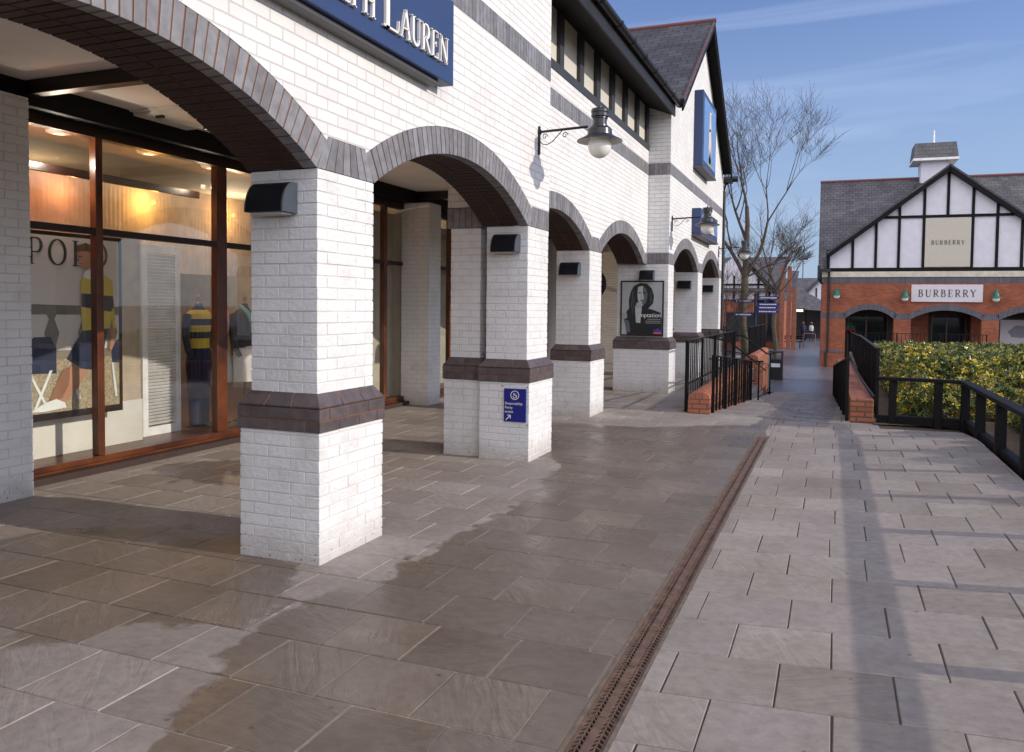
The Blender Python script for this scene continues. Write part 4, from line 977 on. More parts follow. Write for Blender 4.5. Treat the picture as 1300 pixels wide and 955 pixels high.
# ------------------------------------------------------------------ railings and dwarf walls on the ramp
def railing(label, p, q, h, zf, spacing=.13, mid=None, bottom=None, post_r=.022, bar_r=.011, name='railing', toph=None, cat='railing'):
    """vertical bar railing from p to q (x,y)"""
    L_ = math.hypot(q[0]-p[0], q[1]-p[1]); z0 = zf(p[1])
    t = thing(name, label, cat, (p[0], p[1], z0))
    P = lambda u: (p[0]+(q[0]-p[0])*u, p[1]+(q[1]-p[1])*u)
    H = toph or (lambda u: zf(P(u)[1])+h)
    mb = MB(); n = max(2, int(L_/1.3)); pts = [(*P(i/n), H(i/n)) for i in range(n+1)]
    for a_, b_ in zip(pts, pts[1:]): mb.bar(a_, b_, .05, .022)
    mb.build('top_rail', 'blackrail', t, bevel=.004)
    mb = MB(); k = int(L_/spacing)
    for i in range(k+1):
        x_, y_ = P(i/k); lo = zf(y_)+.02 if bottom is None else bottom
        mb.tube([(x_, y_, lo), (x_, y_, H(i/k))], bar_r, 6, cap=False)
    mb.build('bars', 'blackrail', t)
    m = max(1, round(L_/1.8))
    for i in range(m+1):
        x_, y_ = P(i/m); mb = MB(); mb.box(x_-post_r, x_+post_r, y_-post_r, y_+post_r, zf(y_)-.05, H(i/m)-.005); mb.build('post', 'blackrail', t, bevel=.003)
    if mid:
        mb = MB(); mb.tube([(*P(0), mid(0)), (*P(.5), mid(.5)), (*P(1), mid(1))], .018, 8); mb.build('hand_rail', 'blackrail', t)
    return t
flat0 = lambda y: 0.
railing('tall black bar railing guarding the upper walkway, nearest the white pillars', (-2.15, 12.93), (-2.15, 19.4), 1.12, flat0, mid=lambda u: .43, spacing=.19, bar_r=.009)
railing('low black railing in front of the near red brick dwarf wall', (-1.74, 12.98), (-1.74, 19.3), .90, ramp_z, spacing=.42, bar_r=.02)
railing('black railing beyond the steps behind the second brick wall', (-2.2, 23.6), (-2.2, 29), 1.12, flat0, spacing=.16)
railing('low black railing in front of the far red brick dwarf wall', (-1.95, 23.6), (-2.05, 28.6), .9, ramp_z, spacing=.42, bar_r=.02)
railing('short black railing across the walkway under the far arches', (-4.6, 20.2), (-2.2, 20.0), 1.12, flat0, spacing=.2)
def ramp_right(y): return ramp_z(y)+.03
railing('black railing on the ramp side of the right brick dwarf wall', (.20, 12.9), (.02, 27.5), .90, ramp_right, spacing=.13)
railing('tall black railing between the right brick wall and the hedge', (.62, 13.3), (.62, 23.5), 1.06, flat0, spacing=.13, toph=lambda u: 1.06-.08*u)
railing('far tall black railing continuing beside the hedge', (.64, 23.9), (.66, 37), 1.0, flat0, spacing=.16, toph=lambda u: .93-.2*u)
ht = thing('handrail', 'sloping black handrail along the planted side of the right brick wall', 'handrail', (.6, 13, 0))
mb = MB(); mb.tube([(.57, 13.0, .36), (.53, 17, .28), (.50, 22, .2), (.47, 27, .1)], .022, 8); mb.build('rail', 'blackrail', ht)
mb = MB()
for i in range(24): y_ = 13.1+i*.58; mb.tube([(.57-.007*(y_-13), y_, .2), (.57-.007*(y_-13), y_, .36-.0185*(y_-13))], .012, 6)
mb.build('brackets', 'blackrail', ht)

def dwarf(name, label, pts, w, zt, zb, round_near=True):
    """brick wall along pts [(x,y)], top heights zt, rounded coping"""
    t = thing(name, label, 'brick wall', (*pts[0], 0))
    bd, cp = MB(), MB(); n = 8
    sec = lambda zt_: [(-w/2, zt_-.10)]+[(-w/2+w*.5*(1-math.cos(math.pi*i/n)), zt_-.10+.10*math.sin(math.pi*i/n)**.6) for i in range(1, n)]+[(w/2, zt_-.10)]
    for (a_, b_), (za, zb_), (ga, gb) in zip(zip(pts, pts[1:]), zip(zt, zt[1:]), zip(zb, zb[1:])):
        bd.hexa([(a_[0]-w/2, a_[1], ga-.1), (a_[0]+w/2, a_[1], ga-.1), (b_[0]+w/2, b_[1], gb-.1), (b_[0]-w/2, b_[1], gb-.1),
                 (a_[0]-w/2, a_[1], za-.10), (a_[0]+w/2, a_[1], za-.10), (b_[0]+w/2, b_[1], zb_-.10), (b_[0]-w/2, b_[1], zb_-.10)])
        A = [(a_[0]+u, a_[1], v) for u, v in sec(za)]; B = [(b_[0]+u, b_[1], v) for u, v in sec(zb_)]
        for i in range(len(A)-1): cp.face([A[i], A[i+1], B[i+1], B[i]])
    cp.face([(pts[0][0]+u, pts[0][1], v) for u, v in sec(zt[0])]); cp.face([(pts[-1][0]+u, pts[-1][1], v) for u, v in sec(zt[-1])])
    bd.build('brickwork', 'redtop2', t); cp.build('coping', 'redtop', t)
    return t
dwarf('dwarf_wall', 'near red brick dwarf wall with rounded top on the left of the ramp', [(-1.93, 12.78), (-1.93, 16), (-1.95, 18.9)], .33, [.33, .37, .42], [0, -.25, -.45])
dwarf('dwarf_wall', 'second red brick dwarf wall with rounded end further down the left of the ramp', [(-2.12, 23.5), (-2.15, 26), (-2.2, 28.5)], .34, [.36, .36, .36], [-.8, -.95, -1.15])
t = thing('dwarf_wall', 'long red brick dwarf wall between railings on the right of the ramp', 'brick wall', (.4, 13, 0))
mb = MB(); mb.hexa([(.24, 12.88, -.1), (.56, 12.88, -.1), (.46, 27.5, -1.2), (.09, 27.5, -1.2), (.24, 12.88, .34), (.56, 12.88, .34), (.46, 27.5, .1), (.09, 27.5, .1)])
mb.build('brickwork', 'redtop2', t, bevel=.015)
# steps up from the ramp to the walkway
stp = MB()
for i in range(4): stp.box(-2.5-.0+.0, -1.77-.001*i-.17*i, 19.3, 23.5, -1.2, -.62+.155*i) if i else stp.box(-2.5, -1.79, 19.3, 23.5, -1.2, -.62)
structure(stp.build('steps', 'street', bevel=.01))
for yy, lb in ((19.6, 'sloping black stair handrail at the near side of the steps'), (23.2, 'sloping black stair handrail at the far side of the steps')):
    t = thing('stair_handrail', lb, 'handrail', (-2, yy, -.5)); mb = MB(); mb.tube([(-2.75, yy, .95), (-2.3, yy, .88), (-1.7, yy, .42), (-1.5, yy, .42)], .022, 8); mb.tube([(-2.75, yy, .45), (-2.3, yy, .40), (-1.7, yy, -.05)], .015, 8); mb.build('rail', 'blackrail', t)
    mb = MB(); mb.tube([(-1.6, yy, -.7), (-1.6, yy, .42)], .02, 8); mb.tube([(-2.6, yy, -.1), (-2.6, yy, .92)], .02, 8); mb.build('posts', 'blackrail', t)
# ------------------------------------------------------------------ low timber fence
fn = thing('timber_fence', 'low black timber post and rail fence round the planting bed', 'fence', (1.6, 12.4, .1))
cz = lambda x: .05*(x+.75)
corner = (1.64, 12.45)
mb = MB(); mb.bar((.60, 12.78, .66), (corner[0]+.05, 12.47, .67), .12, .05); mb.bar((corner[0]+.02, 12.5, .67), (1.78, -2, .69), .12, .05); 
mb.build('top_rail', 'blacktimber', fn, bevel=.008)
mb = MB(); mb.bar((.60, 12.83, .06), (corner[0]+.05, 12.52, .10), .09, .13); mb.bar((corner[0]+.05, 12.5, .13), (1.80, -2, .13), .09, .10); mb.build('kerb_board', 'blacktimber', fn, bevel=.008)
for x_, y_ in ((.80, 12.76), (1.36, 12.58), (1.66, 12.36), (1.67, 11.2), (1.685, 10.0), (1.70, 8.8), (1.715, 7.6), (1.725, 6.4), (1.735, 5.2), (1.75, 4.0), (1.76, 2.8), (1.77, 1.6), (1.78, .4), (1.79, -.8)):
    mb = MB(); mb.box(x_-.05, x_+.05, y_-.06, y_+.06, -.1, .645); mb.build('post', 'blacktimber', fn, bevel=.008)

# ------------------------------------------------------------------ planting
def leafmat(name, c1, c2, c3):
    m, nt, ns, ln, p = newmat(name)
    a = N(nt, 'ShaderNodeAttribute'); a.attribute_name = 'tone'
    g = N(nt, 'ShaderNodeNewGeometry'); nz = N(nt, 'ShaderNodeTexNoise', i_Scale=1.1, i_Detail=3); ln.new(g.outputs['Position'], nz.inputs['Vector'])
    ad = N(nt, 'ShaderNodeMath', operation='MULTIPLY_ADD'); ad.inputs[1].default_value = .55; ln.new(nz.outputs[0], ad.inputs[0]); 
    s2 = N(nt, 'ShaderNodeMath', operation='MULTIPLY_ADD'); s2.inputs[1].default_value = .75; s2.inputs[2].default_value = -.12; ln.new(a.outputs['Fac'], s2.inputs[0]); ln.new(s2.outputs[0], ad.inputs[2])
    rp = ramp(nt, ad.outputs[0], [(.30, c1), (.62, c2), (.90, c3)]); ln.new(rp.outputs[0], p.inputs['Base Color']); p.inputs['Roughness'].default_value = .32
    p.inputs['Subsurface Weight'].default_value = 0
    return m
M['leaf'] = leafmat('variegated_leaf', (.028, .06, .012), (.16, .17, .03), (.66, .50, .05))
M['leaf2'] = leafmat('olive_leaf', (.025, .05, .012), (.10, .12, .025), (.42, .36, .06))
def shrub(name, label, cat, boxes, nleaf, size, mat, hf, inside, seed):
    rr = random.Random(seed); t = thing(name, label, cat, (boxes[0], boxes[2], 0))
    mb = MB()
    x0, x1, y0, y1 = boxes; cnt = 0
    while cnt < nleaf:
        x_, y_ = rr.uniform(x0, x1), rr.uniform(y0, y1)
        e = inside(x_, y_)
        if e <= 0: continue
        top = hf(x_, y_)*min(1, .35+e*1.6) if e < .4 else hf(x_, y_)
        k = rr.random()
        z_ = top-abs(rr.gauss(0, .05)) if k < .62 else rr.uniform(.06, top)
        if k >= .62 and e > .5: continue
        c = Vector((x_, y_, z_)); tn = rr.random()*.98+.01; ax = Vector((rr.uniform(-.7, .7), rr.uniform(-.9, .4), rr.uniform(.2, 1))).normalized()
        s1 = ax.cross(Vector((.3, 1, .1))).normalized(); s2 = ax.cross(s1); s_ = size*rr.uniform(.6, 1.3); m5 = rr.choice((4, 5, 6)); a0 = rr.uniform(0, 6)
        for q in range(m5):
            an = a0+q*6.283/m5+rr.uniform(-.3, .3); el = rr.uniform(.1, .9)
            d = (s1*math.cos(an)+s2*math.sin(an)+ax*el).normalized(); u = d.cross(ax).normalized(); L_ = s_*rr.uniform(.8, 1.15); nn = ax*.12*L_
            a_, b_, c_, d_ = c, c+d*L_*.5+u*L_*.21+nn, c+d*L_-nn*.6, c+d*L_*.5-u*L_*.21+nn
            tq = min(.99, max(.01, tn+rr.uniform(-.12, .12)))
            mb.face([a_, b_, c_], 0, tq); mb.face([a_, c_, d_], 0, tq); cnt += 1
    mb.build('foliage', mat, t, fixn=False)
    mb = MB()
    for i in range(int((x1-x0)*(y1-y0)*1.2)+8):
        x_, y_ = rr.uniform(x0, x1), rr.uniform(y0, y1)
        if inside(x_, y_) <= .05: continue
        for k in range(4):
            dx, dy = rr.uniform(-.3, .3), rr.uniform(-.3, .3)
            mb.tube([(x_, y_, -.02), (x_+dx*.5, y_+dy*.5, hf(x_, y_)*.5), (x_+dx, y_+dy, hf(x_, y_)*.9)], [.012, .008, .004], 5, cap=False)
    mb.build('stems', 'twig', t)['kind'] = 'stuff'
    return t
nh = lambda x, y, s=0: .26*noise.noise((x*.9+s, y*.9, s))+.20*noise.noise((x*2.6, y*2.6, s+2))
rectin = lambda x0, x1, y0, y1: (lambda x, y: min(x-x0, x1-x, y-y0, y1-y)+.12*noise.noise((x*2.2, y*2.2, 5)))
shrub('hedge', 'sunlit yellow and green variegated hedge behind the low timber fence', 'hedge', (.95, 6.5, 13.3, 19.5), 110000, .068, 'leaf', lambda x, y: .66+nh(x, y), rectin(.95, 6.5, 13.3, 19.5), 3)
shrub('hedge', 'darker green hedge in front of the red brick shop arches', 'hedge', (1.0, 10, 20, 33), 70000, .10, 'leaf2', lambda x, y: .44+.6*nh(x, y, 3), rectin(1.0, 10, 20, 33), 4)
shrub('hedge', 'glossy shrubs leaning over the fence at the right edge', 'shrub', (2.25, 5.5, 7.2, 13.2), 50000, .075, 'leaf', lambda x, y: .68+nh(x, y, 7), rectin(2.25, 5.5, 7.2, 13.2), 5)

# ------------------------------------------------------------------ bare trees
def tree(name, label, base, height, lean, r0, seed, forks, depth=5, spread=.5, tw=1.0, group='bare winter trees beside the ramp'):
    rr = random.Random(seed); t = thing(name, label, 'tree', base, group)
    tr, cr = MB(), MB(); B = Vector(base)
    def grow(p, d, L_, r, lev, mb):
        n = 4; pts = [p]; rs = [r]; q = p.copy(); dd = d.copy()
        for i in range(n):
            dd = (dd+Vector((rr.gauss(0, .09), rr.gauss(0, .09), rr.gauss(.02, .05)))).normalized(); q = q+dd*L_/n; pts.append(q.copy()); rs.append(max(.0035, r*(1-.42*(i+1)/n)))
        mb.tube(pts, rs, 8 if lev < 2 else (5 if lev < 4 else 3), cap=lev > 3)
        if lev >= depth: return
        k = rr.choice((2, 3)) if lev < 2 else (rr.choice((3, 4, 4)) if lev < 4 else 5)
        for i in range(k):
            ax = Vector((rr.uniform(-1, 1), rr.uniform(-1, 1), rr.uniform(-.3, .3))).normalized()
            nd = (dd+ax*spread*(1+.22*lev)).normalized(); nd = (nd+Vector((0, 0, .14))).normalized()
            at = pts[-1] if i == 0 else pts[rr.choice((2, 3, 4))]
            grow(at, nd if i else (dd+ax*.2).normalized(), L_*rr.uniform(.62, .84), rs[-1]*rr.uniform(.62, .9), lev+1, cr)
    # trunk
    h0 = forks[0]; tip = B+Vector((lean[0], lean[1], h0))
    pt = [B+Vector((.07*math.sin(i*1.1+seed)*math.sin(math.pi*i/8), .05*math.cos(i*.9+seed)*math.sin(math.pi*i/8), -.1+(h0+.1)*i/8)) for i in range(8)]+[tip]
    tr.tube(pt, [r0*(1.35-.35*min(1, i/2)-.02*i+.04*math.sin(i*2.3)) for i in range(9)], 12)
    for d, l, r in forks[1:]: grow(tip, Vector(d).normalized(), l, r0*r, 1, cr)
    tr.build('trunk', 'bark', t, smooth=True); cr.build('crown', 'twigbark', t, smooth=True)
    return t
M['twigbark'] = plain('twig_bark', (.06, .042, .03), .9, nscale=8, namt=.3)
tree('bare_tree', 'large bare tree forking low beside the end of the white facade', (-2.75, 27.5, -1.15), 9, (.0, 0), .135, 11,
     [3.8, ((.15, .1, 1), 2.35, .8), ((-.35, 0, 1), 1.9, .55), ((.30, .2, 1), 2.0, .5), ((.8, .1, .5), .9, .25)], depth=6, spread=.40)
tree('bare_tree', 'slender bare tree with pale trunk in front of the half timbered house', (-2.33, 36, -1.15), 7, (.05, 0), .10, 5,
     [3.4, ((-.1, 0, 1), 1.5, .7), ((.3, 0, 1), 1.5, .7), ((.6, 0, .6), .9, .35), ((-.6, 0, .6), 1.2, .4)], depth=5, spread=.5)
tree('bare_tree', 'thin bare tree between the half timbered house and the sky', (-3.75, 50, -1.15), 7, (0, 0), .09, 9,
     [3.8, ((.2, 0, 1), 1.5, .8), ((.8, 0, .7), 1.3, .5), ((-.3, 0, 1), 1.3, .6)], depth=5, spread=.5)
tree('bare_tree', 'bare bush like tree growing against the corner of the white arcade', (-3.3, 24.8, -1.1), 5, (0, 0), .06, 21,
     [.8, ((-.15, 0, 1), 1.3, .8), ((.2, .1, 1), 1.3, .8), ((.05, -.2, 1), 1.1, .7), ((-.3, .1, 1), 1.1, .6)], depth=5, spread=.35)

# ------------------------------------------------------------------ red brick shop opposite
rb = thing('brick_shop', 'red brick shop with half timbered gable, grey arches and white cupola', 'building', (-.415, 42.0, 0), rz=rad(1.2))
GZ = -1.12
AR = [(1.95, 1.05), (5.17, 1.45), (8.76, 1.45), (12.3, 1.45)]
def ylow(u, sp=1.25, rise=.42):
    for c, a in AR:
        if abs(u-c) <= a:
            r = (a*a+rise*rise)/(2*rise); return sp+rise-r+math.sqrt(r*r-(u-c)**2), r, sp+rise-r, c, a
    return None
wl = MB(); us = {-.17, 15.0}
for c, a in AR:
    for i in range(21): us.add(round(c-a+2*a*i/20, 4))
us = sorted(us)
for u, v in zip(us, us[1:]):
    m_ = ylow((u+v)/2)
    if m_ is None: wl.hexa([(u, 0, GZ-.1), (v, 0, GZ-.1), (v, .5, GZ-.1), (u, .5, GZ-.1), (u, 0, 3.02), (v, 0, 3.02), (v, .5, 3.02), (u, .5, 3.02)])
    else:
        r, zc, c = m_[1], m_[2], m_[3]; f = lambda q: zc+math.sqrt(max(0, r*r-(q-c)**2))
        wl.hexa([(u, 0, f(u)), (v, 0, f(v)), (v, .5, f(v)), (u, .5, f(u)), (u, 0, 3.02), (v, 0, 3.02), (v, .5, 3.02), (u, .5, 3.02)])
wl.box(-.17, .1, .5, 9, GZ-.1, 3.02)
wl.build('wall', 'red', rb, local=True)
wl = MB(); wl.box(-.15, 15, 3.2, 3.4, GZ-.1, 3.0); wl.box(-.15, 15, .5, 3.2, 2.2, 3.0); wl.box(-.15, 15, 3.4, 9.2, 2.9, 3.0); wl.box(-.15, 15, 9, 9.2, GZ, 3); wl.build('arcade_back_wall', plain('dark_shopfront', (.05, .025, .018), .6), rb, local=True)
bnd = MB(); e = .012
for c, a in AR:
    r, zc = ylow(c)[1:3]; th = math.asin(a/r)
    for i in range(24):
        t0, t1 = -th+2*th*i/24, -th+2*th*(i+1)/24
        P = lambda t_, rr, y_: (c+rr*math.sin(t_), y_, zc+rr*math.cos(t_))
        bnd.hexa([P(t0, r-.004, -e), P(t1, r-.004, -e), P(t1, r-.004, .2), P(t0, r-.004, .2), P(t0, r+.26, -e), P(t1, r+.26, -e), P(t1, r+.26, .2), P(t0, r+.26, .2)])
prev = -.17-e
for c, a in AR+[(15.5, .3)]:
    if c-a > prev: bnd.box(prev, c-a-.004, -e, .2, 1.24, 1.5)
    prev = c+a+.004
prev = -.17-e
for c, a in AR+[(15.5, .3)]:
    bnd.box(prev, c-a+e if c < 15 else 15, -e*1.3, .3, -.42, -.30); prev = c+a-e
bnd.box(-.17-e, 15, -e, .3, 2.92, 3.20)
bnd.build('brick_band', 'blueband', rb, local=True)
mb = MB(); mb.box(-.2, 15, -.05, .4, 3.20, 3.46); mb.build('stone_band', 'stone', rb, local=True, bevel=.01)
# gable
GP = (5.12, 8.2); GH = 4.95; GB = 4.42
gb_ = MB(); gb_.prism([(.1, 3.6), (10.15, 3.6), (10.15, GB), (GP[0], GP[1]-.05), (.1, GB)], 'y', .06, .3); gab = gb_.build('gable_wall', 'panelwhite', rb, local=True)
tb = MB(); tb.box(-.1, 10.35, -.03, .1, 3.46, 3.64)
tb.box(2.3, 7.95, -.01, .1, 5.93, 6.05)
ztop = lambda u: GB+(GP[1]-GB)*(1-abs(u-GP[0])/(GP[0]-.1))
for u in (1.14, 2.14, 3.12, 4.15, 6.14, 7.12, 8.1, 9.1): tb.box(u-.06, u+.06, 0, .1, 3.64, min(ztop(u)-.05, 8))
tb.box(GP[0]-.06, GP[0]+.06, .001, .1, 6.05, 8.05); tb.box(.0, .14, -.02, .1, 3.64, 4.5)
for s_ in (-1, 1):
    tb.bar((GP[0]+s_*(GH+.15), -.12, GB-.17), (GP[0], -.12, GP[1]-.05), .30, .26, up=(0, 0, 1))
tb.build('timbering', 'blacktimber', gab, local=True)
rf = MB()
for s_ in (-1, 1): roofplane(rf, [(GP[0]+s_*(GH+.2), -.28, GB-.05), (GP[0], -.28, GP[1]+.12), (GP[0], 6, GP[1]+.12), (GP[0]+s_*(GH+.2), 6, GB-.05)], th=.08)
rf.build('gable_roof', 'slate', rb, local=True, uvmode=lambda co, n: (co[1], co[2]/.6))
rf = MB(); roofplane(rf, [(-.35, .33, 3.62), (15, .33, 3.62), (15, 4.3, 8.35), (-.35, 4.3, 8.35)], th=.1); roofplane(rf, [(-.35, 9.2, 3.4), (15, 9.2, 3.4), (15, 4.3, 8.35), (-.35, 4.3, 8.35)], th=.1)
rf.build('roof', 'slate2', rb, local=True, uvmode=lambda co, n: (co[0], co[2]/.72))
mb = MB(); mb.tube([(-.36, 4.3, 8.37), (15, 4.3, 8.37)], .07, 8); mb.build('ridge_tile', 'ridge', rb, local=True)
mb = MB(); mb.box(-.35, .2, -.3, -.15, 3.45, 3.6); mb.tube([(.12, -.12, 3.5), (.12, -.08, 3.2), (.12, -.06, -.35), (.05, -.06, -.4), (.05, -.06, GZ)], .05, 8); mb.tube([(-.35, -.3, 3.75), (-.35, -.3, 3.15), (-.2, -.1, 2.9)], .06, 8); mb.build('downpipe', 'black', rb, local=True)
cp_ = MB(); cc = (4.95, 4.3)
cp_.box(cc[0]-.62, cc[0]+.62, cc[1]-.62, cc[1]+.62, 7.9, 9.25); cu = cp_.build('cupola', 'panelwhite', rb, local=True, bevel=.02)
cp_ = MB(); z0, z1 = 9.22, 10.0
cp_.hexa([(cc[0]-1.0, cc[1]-1.0, z0), (cc[0]+1.0, cc[1]-1.0, z0), (cc[0]+1.0, cc[1]+1.0, z0), (cc[0]-1.0, cc[1]+1.0, z0), (cc[0]-.92, cc[1]-.75, z1), (cc[0]+.92, cc[1]-.75, z1), (cc[0]+.92, cc[1]+.75, z1), (cc[0]-.92, cc[1]+.75, z1)]); cp_.build('cupola_roof', 'slate2', cu, local=True)
cp_ = MB(); cp_.box(cc[0]-1.02, cc[0]+1.02, cc[1]-1.02, cc[1]+1.02, z0-.12, z0-.002); cp_.tube([(cc[0], cc[1], z1), (cc[0], cc[1], z1+.75)], [.05, .03], 8); cp_.build('cupola_trim', 'white', cu, local=True)
mb = MB(); mb.box(4.1, 5.3, 3.4, 4.2, 7.2, 8.0); mb.box(cc[0]-.75, cc[0]+.75, cc[1]-.75, cc[1]+.75, 7.3, 7.95); mb.build('cupola_base', 'slate', rb, local=True)
for u0, u1 in ((3.7, 4.75), (6.6, 7.5)):
    mb = MB(); mb.box(u0, u1, 2.6, 3.19, GZ-.1, 2.19); mb.build('inner_pier', 'red', rb, local=True)
for u0, u1 in ((1.1, 1.16), (1.95, 2.02), (2.94, 3.0), (4.95, 5.0), (5.6, 5.66), (6.42, 6.5)):
    mb = MB(); mb.box(u0, u1, 3.08, 3.14, -.95, 1.4); mb.build('window_frame', 'wood', rb, local=True)
for u0, u1 in ((1.2, 2.9), (5.0, 6.4), (8, 9.8)):
    mb = MB(); mb.box(u0, u1, 3.15, 3.195, -.9, 1.3); mb.build('shop_window', 'darkglass', rb, local=True)
rm = rb.matrix_basis.copy() if False else (Matrix.Translation((-.415, 42.0, 0)) @ Matrix.Rotation(rad(1.2), 4, 'Z'))
def at(u, v, z): return rm @ Vector((u, v, z))
def wallsign(name, label, u0, u1, z0, z1, mat, txt, size, v=-.05):
    t = thing(name, label, 'shop sign', tuple(at((u0+u1)/2, v, z0)), rz=rad(1.2)); w = (u1-u0)/2
    mb = MB(); mb.box(-w, w, -.03, .06, 0, z1-z0); mb.build('sign_board', mat, t, local=True, bevel=.01)
    mb = MB(); tw = text_w(txt, size, .22); serif_text(mb, txt, lambda a, b, c_: (-tw/2+a, -.032-c_, (z1-z0)*.5-size*.5+b), size, .012, .22); mb.build('lettering', 'letterdark', t, local=True)
wallsign('shop_sign', 'wide pale sign with dark serif name over the middle brick arch', 3.70, 6.62, 2.05, 2.85, 'lilacsign', 'BURBERRY', .33)
wallsign('shop_sign', 'square beige name panel in the half timbered gable', 4.21, 6.08, 3.66, 5.90, 'beigesign', 'BURBERRY', .19, v=.03)
def greenlamp(u, z, label):
    t = thing('wall_lamp', label, 'lamp', tuple(at(u, 0, z)), 'green lamps on the red brick shop', rz=rad(1.2))
    mb = MB(); mb.tube([(0, 0, .25), (0, -.2, .28), (0, -.3, .22)], .02, 6); mb.lathe((0, -.3, 0), [(.0, .38), (.06, .36), (.07, .25), (.11, .2), (.13, .08), (.2, .0), (.21, -.02)], 16); mb.build('lamp_cap', 'lampgreen', t, local=True)
    mb = MB(); mb.lathe((0, -.3, -.04), [(.15*math.sin(a), .15*math.cos(a)) for a in [math.pi*(.4+.6*i/8) for i in range(9)]], 16); mb.build('globe', 'globe', t, local=True, smooth=True)
greenlamp(.48, 2.35, 'green wall lamp nearest the downpipe on the red brick shop')
greenlamp(3.42, 2.25, 'green wall lamp left of the pale shop sign')
greenlamp(7.10, 2.25, 'green wall lamp right of the pale shop sign')
t = thing('map_board', 'white information map board under the right hand brick arch', 'notice board', tuple(at(8.7, 2.4, .0)), rz=rad(1.2))
mb = MB(); mb.box(-.9, .9, -.03, .03, .0, 1.25); mb.build('board', 'lilacsign', t, local=True, bevel=.01)
mb = MB(); mb.face([(x_, -.035, z_) for x_, z_ in [(a*.55-.1, b*.6+.7) for a, b in blob(0, 0, .8, .5, .2, wob=.12)]]); mb.build('map', plain('map_grey', (.25, .25, .28), .6), t, local=True)
mb = MB()
for x_ in (-.85, -.35, .1, .6): mb.box(x_, x_+.28, -.06, .0, -.45, -.1)
mb.build('leaflet_holder', 'hoodside', t, local=True)
mb = MB(); mb.box(-.95, -.9, -.03, .03, -1.12, 1.25); mb.build('post', 'black', t, local=True)
mb = MB(); mb.box(.9, .95, -.03, .03, -1.12, 1.25); mb.build('post', 'black', t, local=True)
t = thing('hanging_basket', 'red and green flower basket in the first brick arch', 'flower basket', tuple(at(1.15, .6, .75)))
mb = MB(); rr = random.Random(2)
o0 = Vector(at(1.15, .6, .75))
for i in range(260):
    d = Vector((rr.gauss(0, 1), rr.gauss(0, 1), rr.gauss(0, 1))).normalized()*.26*rr.random()**.4; c = o0+d
    a_ = Vector((rr.uniform(-1, 1), rr.uniform(-1, 1), rr.uniform(-1, 1)))*.07; b_ = Vector((rr.uniform(-1, 1), rr.uniform(-1, 1), rr.uniform(-1, 1)))*.07
    mb.face([c, c+a_, c+b_], 0 if d.z > -.02 else 1)
mb.build('flowers', ['lampgreen', plain('red_flower', (.5, .03, .03), .6)], t, fixn=False)
mb = MB(); mb.lathe(tuple(o0+Vector((0, 0, -.1))), [(.0, -.2), (.14, -.14), (.2, 0)], 12); mb.tube([tuple(o0), tuple(o0+Vector((0, 0, .7)))], .01, 5); mb.build('basket', 'blackrail', t)
railing('black railing across the front of the red brick shop', (.75, 36.6), (5.65, 37.1), 1.0, lambda y: -.3, spacing=.14, toph=lambda u: .70)

# ------------------------------------------------------------------ far street: house, canopy, more roofs
hs = thing('half_timbered_house', 'brick and half timbered house behind the bare trees', 'building', (-6, 60, GZ))
mb = MB(); mb.box(-14, -3.35, 60, 72, GZ, 2.2); mb.box(-14, -5.2, 58, 60, GZ, 2.2); mb.build('wall', 'red', hs)
mb = MB()
for x_ in (-3.55, -3.1, -2.75): mb.box(x_, x_+.28, 59.2+.3*(x_+3.5), 59.5+.3*(x_+3.5), GZ, 4.6 if x_ < -3 else 3.2)
mb.box(-3.9, -3.3, 59.6, 60, GZ, 3.0); mb.build('pier', 'redtop2', hs)
mb = MB(); mb.prism([(-8.4, 2.2), (-4.0, 2.2), (-4.0, 2.9), (-6.4, 5.6), (-8.4, 4.0)], 'y', 59.6, 59.99); gw = mb.build('gable_wall', 'panelwhite', hs)
mb = MB(); mb.box(-8.4, -3.9, 59.5, 59.6, 2.1, 2.3)
for x_ in (-7.6, -6.75, -5.9, -5.1, -4.35): mb.box(x_, x_+.13, 59.52, 59.6, 2.3, 4.0 if x_ < -5 else 3.1)
mb.bar((-6.4, 59.4, 5.5), (-3.9, 59.4, 2.8), .2, .28); mb.box(-8, -4.6, 59.52, 59.6, 3.3, 3.42); mb.build('timbering', 'blacktimber', gw)
mb = MB(); roofplane(mb, [(-9.5, 59.2, 2.9), (-3.3, 59.2, 2.9), (-3.3, 64, 5.55), (-9.5, 64, 5.55)]); roofplane(mb, [(-3.3, 60, 2.9), (-2.6, 60, 2.9), (-2.6, 66, 4.6), (-3.3, 66, 4.6)]); mb.build('roof', 'slate2', hs, uvmode=slopeuv('x'))
for x_ in (-7.0, -5.6, -4.6):
    mb = MB(); mb.box(x_, x_+.9, 59.93 if x_ > -5.2 else 57.93, 60.02, -.6, 1.4); mb.build('window', 'darkglass', hs)
cn = thing('canopy', 'open sided shelter with pyramid slate roof at the end of the street', 'shelter', (-2, 82, GZ))
mb = MB(); a_ = Vector((-3.6, 80, 3.2)); 
mb.face([(-4.2, 78, 1.75), (.6, 78, 1.45), (-3.6, 81, 3.9)]); mb.face([(-4.2, 78, 1.75), (-3.6, 81, 3.9), (-4.4, 85, 1.75)]); mb.face([(.6, 78, 1.45), (.8, 86, 1.45), (-3.6, 81, 3.9)]); mb.build('roof', 'slate2', cn)
for x_, y_ in ((-4.0, 78.2), (-2.4, 78.2), (-.9, 78.2), (.5, 78.2)):
    mb = MB(); mb.box(x_-.08, x_+.08, y_-.08, y_+.08, GZ, 1.6); mb.build('post', 'blacktimber', cn)
mb = MB(); mb.box(-4.2, 1, 84, 84.2, GZ, 1.7); mb.build('back_wall', plain('dark_back', (.03, .02, .018), .7), cn)
